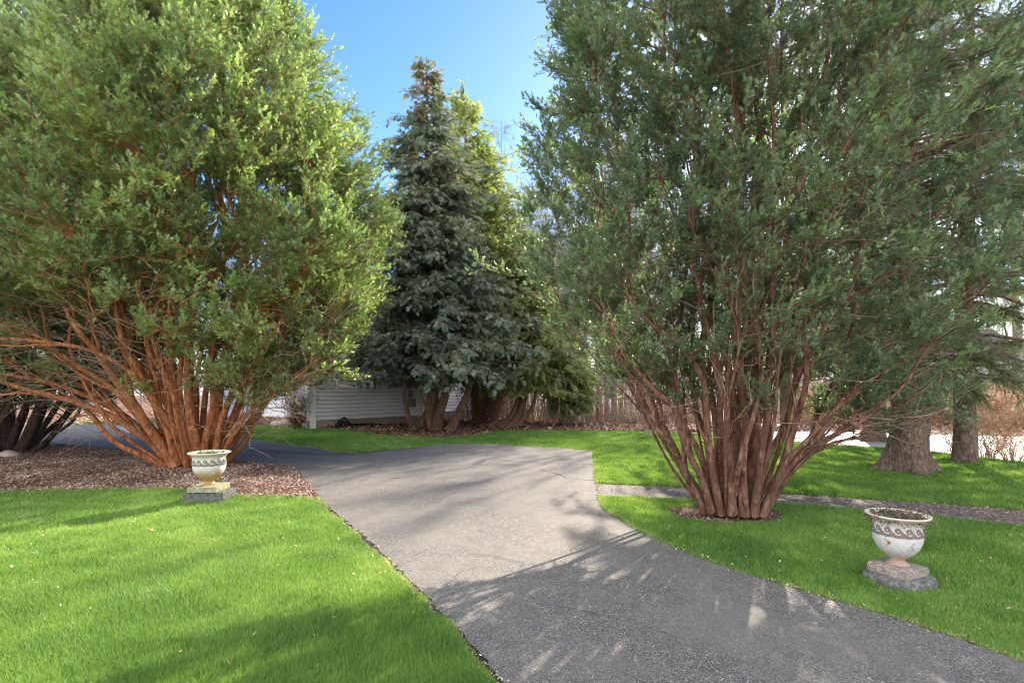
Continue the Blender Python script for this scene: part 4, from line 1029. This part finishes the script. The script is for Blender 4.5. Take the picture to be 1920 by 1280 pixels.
# ------------------------------------------------------------------ houses
def siding_wall(p0, p1, z0, z1, course, mat, parent, name='siding'):
    p0 = np.array(p0, float); p1 = np.array(p1, float); dv = p1 - p0; L = np.linalg.norm(dv); dv /= L; nv = np.array([dv[1], -dv[0]])
    k = int(round((z1 - z0) / course)); V = []; F_ = []
    for i in range(k):
        za = z0 + i * course; zb = za + course
        for (z, o) in ((za, .022), (zb, .004), (za, .004)):
            for p in (p0, p1): V.append((*(p + nv * o), z))
        b = 6 * i
        F_ += [(b, b + 1, b + 3, b + 2), (b + 4, b + 5, b + 1, b)]
    g = Geo().add(V, F_, np.ones(len(F_)))
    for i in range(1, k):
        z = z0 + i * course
        g.add([(*(p + nv * .0275), z + dz) for dz in (-.004, course * .08) for p in (p0, p1)], [(0, 1, 3, 2)], [0.0])  # dark strip paints in the lap's shadow line along each course
    return g.build(name, mat, parent, tint=True)


def wall_box(geo, p0, p1, o0, o1, z0, z1):
    p0 = np.array(p0, float); p1 = np.array(p1, float); dv = (p1 - p0) / np.linalg.norm(p1 - p0); nv = np.array([dv[1], -dv[0]])
    c = [p0 + nv * o0, p1 + nv * o0, p1 + nv * o1, p0 + nv * o1]
    V = [(*q, z0) for q in c] + [(*q, z1) for q in c]
    geo.add(V, [(3, 2, 1, 0), (4, 5, 6, 7), (0, 1, 5, 4), (1, 2, 6, 5), (2, 3, 7, 6), (3, 0, 4, 7)])
    return geo


H0, H1, H2 = (-8.36, 21.0), (-4.40, 25.4), (-1.3, 32.5)
BK = (-12.6, 33.0)
hs_ = thing('white_house', 'white clapboard house with stone foundation behind the cedar trunks', 'house', (0, 0, 0))
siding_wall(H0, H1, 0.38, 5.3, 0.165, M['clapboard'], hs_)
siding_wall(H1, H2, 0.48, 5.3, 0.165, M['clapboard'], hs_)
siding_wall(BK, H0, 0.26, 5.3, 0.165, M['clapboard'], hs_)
g = Geo(); wall_box(g, H0, H1, -0.06, -0.3, 0, 5.3); wall_box(g, H1, H2, -0.06, -0.3, 0, 5.3); wall_box(g, BK, H0, -0.06, -0.3, 0, 5.3); g.build('wall', M['siding'], hs_)
g = Geo(); wall_box(g, H0, H1, 0.0, -0.055, -0.2, 0.375); wall_box(g, H1, H2, 0.0, -0.055, -0.2, 0.475); wall_box(g, BK, H0, 0, -0.055, -0.2, .255); g.build('foundation', M['foundation'], hs_)
for (a, z) in ((H0, .38), (H1, .38), (H2, .48)):
    Geo().box(a[0] - .035, a[0] + .035, a[1] - .045, a[1] + .03, z, 5.3).build('corner_trim', M['trim'], hs_)
# roof: two slopes with overhang
ca = np.array([(-8.9, 20.5), (-4.2, 24.9), (-0.8, 32.6), (-6.5, 38.5), (-13.4, 33.5)])
top = np.array([-7.4, 29.3]); V = [(x, y, 5.25) for x, y in ca] + [(x, y, 5.45) for x, y in ca] + [(top[0] - 2, top[1] + .8, 7.9), (top[0] + 2, top[1] + 1.2, 7.9)]
rf = Geo().add(V, [(0, 1, 6, 5), (1, 2, 7, 6), (2, 3, 8, 7), (3, 4, 9, 8), (4, 0, 5, 9)]).add(V, [(5, 6, 11, 10), (7, 8, 10, 11)]).add(V, [(6, 7, 11), (8, 9, 10), (9, 5, 10)]).add(V, [(4, 3, 2, 1, 0)])
rf.build('roof', M['roof'], hs_)
# meter box and conduit on the siding
dvv = (np.array(H1) - np.array(H0)) / np.linalg.norm(np.array(H1) - np.array(H0))
def onwall(s): return tuple(np.array(H0) + dvv * s)
g = Geo(); wall_box(g, onwall(4.83), onwall(5.33), 0.17, 0.024, 0.80, 1.22); mb = g.build('meter_box', M['meter'], hs_)
g = Geo(); wall_box(g, onwall(4.95), onwall(5.18), 0.15, 0.024, 1.26, 1.62); g.build('cover', M['meter'], mb)
g = Geo(); wall_box(g, onwall(5.6), onwall(5.66), 0.07, 0.024, 0.3, 4.8); g.build('conduit', M['trim'], hs_)
g = Geo(); wall_box(g, onwall(1.9), onwall(3.0), 0.05, 0.024, 2.6, 4.0); wn = g.build('window', M['glass'], hs_)
g = Geo(); wall_box(g, onwall(1.8), onwall(1.9), 0.075, 0.024, 2.5, 4.1); wall_box(g, onwall(3.0), onwall(3.1), 0.075, 0.024, 2.5, 4.1); wall_box(g, onwall(1.9), onwall(3.0), 0.075, 0.024, 2.5, 2.6); wall_box(g, onwall(1.9), onwall(3.0), 0.075, 0.024, 4.0, 4.1); g.build('frame', M['trim'], wn)
# dark debris board against the foundation
g = Geo(); wall_box(g, (-7.35, 21.35), (-6.0, 22.3), 0.04, -0.05, 0.10, 0.2); wall_box(g, (-7.38, 21.3), (-7.1, 21.5), 0.06, -0.05, 0.0, 0.2); wall_box(g, (-6.3, 22.0), (-5.75, 22.4), 0.05, -0.04, 0.02, 0.16)
tag(g.build('dark_board', M['dark_debris']), 'black board lying against the stone foundation of the white house', 'board')
# blue-grey garage seen left of the house, through the yew branches
gp = thing('garage', 'blue-grey garage behind the orange stems left of the white house', 'garage', (0, 0, 0))
A, B_ = (-17.5, 31.0), (-11.6, 30.0)
g = Geo(); wall_box(g, A, B_, 0, -5, -0.1, 2.9); g.build('wall', M['garage'], gp)
g = Geo(); wall_box(g, (-15.6, 30.68), (-12.9, 30.22), 0.06, 0.003, 0.0, 2.2); gd = g.build('door', M['siding_far'], gp)
g = Geo()
for zz_ in (0.55, 1.1, 1.65): wall_box(g, (-15.6, 30.62), (-12.9, 30.16), 0.012, 0.0, zz_ - .02, zz_ + .02)
g.build('groove', M['meter'], gd)
g = Geo(); g.add([(-17.9, 30.6, 2.85), (-11.2, 29.5, 2.85), (-10.3, 35.4, 2.85), (-17.0, 36.5, 2.85), (-14.5, 30.05, 4.6), (-13.7, 35.9, 4.6)], [(0, 1, 2, 3)]).add([(-17.9, 30.6, 2.85), (-11.2, 29.5, 2.85), (-10.3, 35.4, 2.85), (-17.0, 36.5, 2.85), (-14.5, 30.05, 4.6), (-13.7, 35.9, 4.6)], [(0, 4, 5, 3), (1, 2, 5, 4)]).add([(-17.9, 30.6, 2.85), (-11.2, 29.5, 2.85), (-10.3, 35.4, 2.85), (-17.0, 36.5, 2.85), (-14.5, 30.05, 4.6), (-13.7, 35.9, 4.6)], [(0, 1, 4), (2, 3, 5)])
g.build('roof', M['roof'], gp)

# colonial house across the road
ch = thing('colonial_house', 'white two-storey house with dark red shutters across the road', 'house', (0, 0, 0))
zb0 = -2.6
C0, C1, C2 = (30.0, 50.5), (48.8, 49.0), (51.2, 58.5)
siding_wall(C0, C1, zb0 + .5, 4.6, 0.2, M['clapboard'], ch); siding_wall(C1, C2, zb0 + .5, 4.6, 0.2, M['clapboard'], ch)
g = Geo(); wall_box(g, C0, C1, -0.05, -9, zb0, 4.6); g.build('wall', M['siding_far'], ch)
g = Geo(); wall_box(g, C0, C1, 0.04, -.04, zb0 - .5, zb0 + .5); g.build('foundation', M['brick'], ch)
cd = (np.array(C1) - np.array(C0)); CL = np.linalg.norm(cd); cd /= CL
def onc(s): return tuple(np.array(C0) + cd * s)
for zc in (-0.75, 2.05):
    for s in (1.6, 4.6, 7.6, 10.6, 13.6, 16.8):
        g = Geo(); wall_box(g, onc(s - .42), onc(s + .42), .06, .024, zc - .65, zc + .65); wn = g.build('window', M['glass'], ch)
        g = Geo()
        for (a, b, z0_, z1_) in ((-.5, -.42, -.73, .73), (.42, .5, -.73, .73), (-.42, .42, .65, .73), (-.42, .42, -.73, -.65), (-.42, .42, -.03, .03)):
            wall_box(g, onc(s + a), onc(s + b), .09, .024, zc + z0_, zc + z1_)
        g.build('frame', M['trim'], wn)
        for o in (-.74, .74):
            g = Geo(); wall_box(g, onc(s + o - .2), onc(s + o + .2), .07, .024, zc - .7, zc + .7); g.build('shutter', M['shutter'], ch)
Vr = [(29.2, 49.6, 4.5), (49.6, 48.0, 4.5), (51.0, 59.5, 4.5), (30.6, 61, 4.5), (29.9, 55.3, 8.0), (50.3, 53.7, 8.0)]
Geo().add(Vr, [(3, 2, 1, 0), (0, 1, 5, 4), (2, 3, 4, 5)]).add(Vr, [(1, 2, 5), (3, 0, 4)]).build('roof', M['roof'], ch)

# grey trunk in front of the colonial house
x = (1907 - 960) / F * 27; bare_tree('bare_tree', 'grey bare trunk in front of the white house with red shutters', (x, 27, gz(x, 27)), 15, .27, 131, M['bark_woods'], None, 22, .45)
r = np.random.default_rng(15)
for i in range(14):
    px = r.uniform(1480, 2150); d = r.uniform(56, 75); x = (px - 960) / F * d
    dup(protos[i % 6], (x, d, gz(x, d)), r.uniform(0, 6.28), r.uniform(.9, 1.3), 'bare leafless tree beyond the white house across the road', 'bare trees across the road')


# ------------------------------------------------------------------ stones, small things
def rock(name, label, loc, s, mat, seed):
    r = np.random.default_rng(seed); th = np.linspace(0, PI, 12); ph = np.linspace(0, 2 * PI, 18, endpoint=False)
    D = np.array([(math.sin(a) * math.cos(b), math.sin(a) * math.sin(b), math.cos(a)) for a in th for b in ph])
    R = 0.8 + 0.45 * vnoise(D * 1.0 + seed, 1.7, seed) + .12 * vnoise(D + seed, 6, seed)
    V = D * R[:, None] * np.array(s); I = np.arange(12 * 18).reshape(12, 18)
    q = np.stack([I[:-1], I[1:], np.roll(I[1:], -1, 1), np.roll(I[:-1], -1, 1)], -1).reshape(-1, 4)
    o = obj(name, mesh(name, V, [q], True), mat); o.location = loc
    return tag(o, label, 'rock')


x, y = G(16, 856); rock('stone', 'smooth pinkish-tan stone on the mulch at the left edge', (x, y, .02), (.22, .18, .12), M['rock'], 3)
x, y = G(470, 938); rock('stone', 'small brown stone in the mulch right of the tan urn', (x, y, .01), (.075, .05, .035), M['bark_cedar'], 4)
x, y = G(527, 799); rock('stone', 'pale boulder on the far lawn left of the white house', (x, y, .1), (.42, .25, .2), M['rock'], 6)
x, y = G(645, 802); rock('stone', 'black mossy lump in front of the house foundation', (x, y, .1), (.3, .2, .3), M['dark_debris'], 7)


# ------------------------------------------------------------------ urns
def urn(name, label, loc, rz, sc, mat, slab_mat, prof, tilt=(0, 0), ps=.195, zs=1.0):
    t = thing(name, label, 'urn', loc, rz); t.scale = (sc, sc, sc * zs); t.rotation_euler = (tilt[0], tilt[1], rz)
    n = 64; a = np.linspace(0, 2 * PI, n, endpoint=False); P = np.array(prof); V = []
    for k, (rr, z) in enumerate(P):
        jr = 1 + 0.006 * np.sin(5 * a + k) + np.random.default_rng(k).normal(0, .002, n)
        V.append(np.stack([np.cos(a) * rr * jr, np.sin(a) * rr * jr, np.full(n, z)], 1))
    I = np.arange(len(P) * n).reshape(len(P), n)
    q = np.stack([I[:-1], np.roll(I[:-1], -1, 1), np.roll(I[1:], -1, 1), I[1:]], -1).reshape(-1, 4)
    Geo().add(np.concatenate(V), q).build('bowl', mat, t, smooth=True)
    # running wave relief round the bowl
    def rad(z):
        o = [(z_, r_) for r_, z_ in prof[:OUT]]; o.sort(); return np.interp(z, [p[0] for p in o], [p[1] for p in o])
    g = Geo(); nw = 15; per = 2 * PI / nw; zc = 0.415; R0 = 0.2
    for k in range(nw):
        th0 = k * per; pts = []
        for s in np.linspace(0, 1, 26):          # wave: rises from the band and curls over into a spiral
            if s < 0.45:
                q_ = s / 0.45; uu = -0.75 + 1.0 * q_; vv = -0.72 + 1.22 * q_ ** 1.6
            else:
                q_ = (s - .45) / .55; aa = PI / 2 - q_ * PI * 1.75; rr = 0.50 * (1 - .62 * q_); uu = 0.30 + rr * math.cos(aa) * .9; vv = 0.02 + rr * math.sin(aa)
            pts.append((uu * per * .62, vv * .044))
        pts = np.array(pts); T_ = np.gradient(pts * np.array([R0, 1]), axis=0); T_ = nrm(T_); Nn = np.stack([-T_[:, 1], T_[:, 0]], 1)
        wv = np.interp(np.linspace(0, 1, 26), [0, .3, .6, 1], [.013, .012, .0085, .006])[:, None]
        A_ = pts * np.array([R0, 1]) + Nn * wv; B2 = pts * np.array([R0, 1]) - Nn * wv; V = []
        for q2 in (A_, B2):
            th = -(th0 + q2[:, 0] / R0); z = zc + q2[:, 1]; r_ = rad(z) + .004
            V.append(np.stack([np.cos(th) * r_, np.sin(th) * r_, z], 1))
        m = 26; F_ = [(i, m + i, m + i + 1, i + 1) for i in range(m - 1)]
        g.add(np.concatenate(V), F_)
    ang = np.linspace(0, 2 * PI, 97)[:-1]; V = []
    for z_ in (zc - .056, zc - .028):
        zz_ = z_ + .003 * np.sin(nw * ang); V.append(np.stack([np.cos(ang) * (rad(zz_) + .0045), np.sin(ang) * (rad(zz_) + .0045), zz_], 1))
    I = np.arange(192).reshape(2, 96); g.add(np.concatenate(V), np.stack([I[0], np.roll(I[0], -1), np.roll(I[1], -1), I[1]], -1))
    g.build('scroll_band', M['relief'], t, smooth=True)
    # soil
    sr = .19; ri = np.linspace(0.001, sr, 8); V = []
    rn = np.random.default_rng(4)
    for r_ in ri: V.append(np.stack([np.cos(a) * r_, np.sin(a) * r_, .475 + rn.normal(0, .006, n)], 1))
    I = np.arange(8 * n).reshape(8, n); Geo().add(np.concatenate(V), np.stack([I[:-1], I[1:], np.roll(I[1:], -1, 1), np.roll(I[:-1], -1, 1)], -1).reshape(-1, 4)).build('soil', M['soil'], t, smooth=True)
    # square weathered plinth, chipped
    def slab(s, z0, z1, nm, mt, seed, rot=0, sx=1):
        r = np.random.default_rng(seed); k = 14; V = []
        e = np.linspace(-1, 1, k)
        rim = [(x, -1) for x in e[:-1]] + [(1, y) for y in e[:-1]] + [(-x, 1) for x in e[:-1]] + [(-1, -y) for y in e[:-1]]
        rim = np.array(rim) * s * np.array([sx, 1]); m = len(rim)
        rings = [(z0, 1.0), (z0 + (z1 - z0) * .5, 1.01), (z1 - .008, 1.0), (z1, .965), (z1 + .002, .5), (z1 + .002, .01)]
        for z, f in rings: V.append(np.c_[rim * f + r.normal(0, .004, rim.shape) * (1 if f > .6 else 0), z + r.normal(0, .002, m)])
        I = np.arange(len(rings) * m).reshape(len(rings), m)
        q = np.stack([I[:-1], np.roll(I[:-1], -1, 1), np.roll(I[1:], -1, 1), I[1:]], -1).reshape(-1, 4)
        V = np.concatenate(V); c_, s_ = math.cos(rot), math.sin(rot); V[:, :2] = V[:, :2] @ np.array([[c_, s_], [-s_, c_]])
        return Geo().add(V, q).build(nm, mt, t if nm == 'plinth' else None)
    slab(ps, -.003, .074, 'plinth', slab_mat, 5)
    return t, slab


PROF = [(.085, .07), (.098, .078), (.10, .086), (.075, .096), (.062, .108), (.060, .125), (.078, .143), (.105, .16), (.145, .195), (.180, .24), (.203, .295), (.212, .35), (.212, .40), (.208, .44), (.212, .475), (.230, .50), (.262, .520), (.272, .528), (.272, .538), (.262, .541),
        (.235, .528), (.205, .50), (.195, .46)]
OUT = 17


def plants(name, label, loc, seed, n, sc, green):
    r = np.random.default_rng(seed); g = Geo()
    a = r.uniform(0, 6.28, n); rr = np.sqrt(r.uniform(0, 1, n)) * .17 * sc; s0 = np.stack([np.cos(a) * rr, np.sin(a) * rr, np.zeros(n)], 1)
    d = nrm(r.normal(0, 1, (n, 3)) * np.array([1, 1, .35]) + np.array([0, 0, .35])); l = r.uniform(.04, .13, n) * sc
    P = bez(s0, s0 + d * (l * .4)[:, None], s0 + d * (l * .7)[:, None] + r.normal(0, .012, (n, 3)), s0 + d * l[:, None] - np.array([0, 0, .3]) * l[:, None], 5)
    g.tubes(P, np.ones((n, 1)) * np.array([1, .9, .8, .6, .3])[None] * .0022, 3, None)
    k = n * 3; i = r.integers(0, n, k); j = r.integers(1, 5, k); p = P[i, j]; u = nrm(r.normal(0, 1, (k, 3))); v = nrm(np.cross(u, r.normal(0, 1, (k, 3)))); s = .011
    g.add(np.stack([p - u * s, p + v * s * .55, p + u * s, p - v * s * .55], 1).reshape(-1, 3), np.arange(4 * k).reshape(-1, 4), r.uniform(0, 1, k) ** 1.8)
    for F_, T_ in zip(g.F[:1], g.T[:1]): T_[:] = np.repeat(np.where(r.uniform(0, 1, n) < .35, .75, .1) + r.uniform(0, .2, n), len(T_) // n)
    o = g.build(name, green, None, tint=True); o.location = loc
    return tag(o, label, 'plant')


M['dry_plant'] = m_leaf('dry_plant', [(0.0, (0.05, 0.09, 0.05)), (0.35, (0.10, 0.15, 0.09)), (0.55, (0.30, 0.15, 0.13)), (1.0, (0.55, 0.36, 0.28))], 0.2, 0.7, 0.3, (1, 1, 1))
M['moss_plant'] = m_leaf('moss_plant', [(0.0, (0.05, 0.08, 0.02)), (0.6, (0.17, 0.24, 0.05)), (1.0, (0.35, 0.40, 0.12))], 0.3, 0.7, 0.3, (1, 1, 1))

bz = 0.165
u1, slab = urn('garden_urn', 'tan-stained white urn with wave band on a square grey block before the orange yew', (UL[0], UL[1] - .02, bz), 0.06, 1.04, M['urn_tan'], M['moss_stone'], PROF)
b = slab(.275, -.03, bz - .004, 'stone_block', M['concrete'], 8, 0, 1.03)
b.location = (UL[0], UL[1], 0); b.rotation_euler = (0, 0, .06); b.scale = (1, .72, 1); tag(b, 'square grey concrete block under the tan-stained urn', 'block')
plants('moss_plant', 'yellow-green mossy plants filling the tan-stained urn', (UL[0], UL[1] - .02, bz + .515), 1, 420, 1.04, M['moss_plant'])
u2, slab2 = urn('garden_urn', 'greyish-white urn with wave band and orange rust spot on the right lawn', (UR[0], UR[1] + .02, .085), 0.42, 0.86, M['urn_white'], M['stone_pink'], PROF, ps=.18, zs=1.08)
# rust spot and scratches on the face turned to the drive
def patch(t, th0, z0, mat, pts, nm):
    g = Geo(); r = np.random.default_rng(int(z0 * 1000))
    for (du, dv_, s) in pts:
        k = 8; aa = np.linspace(0, 2 * PI, k, endpoint=False); rr = s * r.uniform(.6, 1.2, k)
        th = th0 + (du + np.cos(aa) * rr) / .2; z = z0 + dv_ + np.sin(aa) * rr
        o = sorted([(z_, r_) for r_, z_ in PROF[:OUT]]); R = np.interp(z, [p[0] for p in o], [p[1] for p in o]) + .0045
        V = np.stack([np.cos(th) * R, np.sin(th) * R, z], 1); c = V.mean(0, keepdims=True) * np.array([1.006, 1.006, 1])
        g.add(np.concatenate([V, c]), [(i, (i + 1) % k, k) for i in range(k)])
    return g.build(nm, mat, t)
toc = math.atan2(-UR[1], -UR[0]) - 0.42
r = np.random.default_rng(2)
patch(u2, toc - .33, .305, M['rust'], [(r.normal(0, .011), r.normal(0, .013), r.uniform(.005, .011)) for _ in range(13)], 'rust_spot')
patch(u2, toc + .62, .29, M['scratch'], [(.012 * math.sin(i * .9), .034 - i * .006, .0032) for i in range(12)] + [(r.normal(-.01, .02), r.normal(-.035, .006), .003) for _ in range(9)], 'scratch_marks')
b = slab2(.155, 0, 0.05, 'stone_block', M['concrete'], 9)
bpy.data.objects.remove(b)
# rounded grey base stone under the right-hand urn
r = np.random.default_rng(12); k = 48; aa = np.linspace(0, 2 * PI, k, endpoint=False); V = []
sup = (np.abs(np.cos(aa)) ** 4 + np.abs(np.sin(aa)) ** 4) ** -.25
for z, f in ((-.03, 1.02), (.03, 1.04), (.065, 1.0), (.081, .93), (.084, .6), (.084, .02)):
    V.append(np.stack([np.cos(aa) * sup * .225 * f + r.normal(0, .003, k), np.sin(aa) * sup * .215 * f + r.normal(0, .003, k), np.full(k, z) - (.002 if f < .5 else 0)], 1))
I = np.arange(6 * k).reshape(6, k)
b = Geo().add(np.concatenate(V), np.stack([I[:-1], np.roll(I[:-1], -1, 1), np.roll(I[1:], -1, 1), I[1:]], -1).reshape(-1, 4)).build('stone_block', M['concrete'], None, smooth=True)
b.location = (UR[0], UR[1], 0); b.rotation_euler = (0, 0, .42); tag(b, 'rounded grey base stone sunk in the grass under the rust-spotted urn', 'block')
plants('dry_plant', 'grey-green and dried pink plants filling the rust-spotted urn', (UR[0], UR[1] + .02, .085 + .47), 3, 900, 1.05, M['dry_plant'])
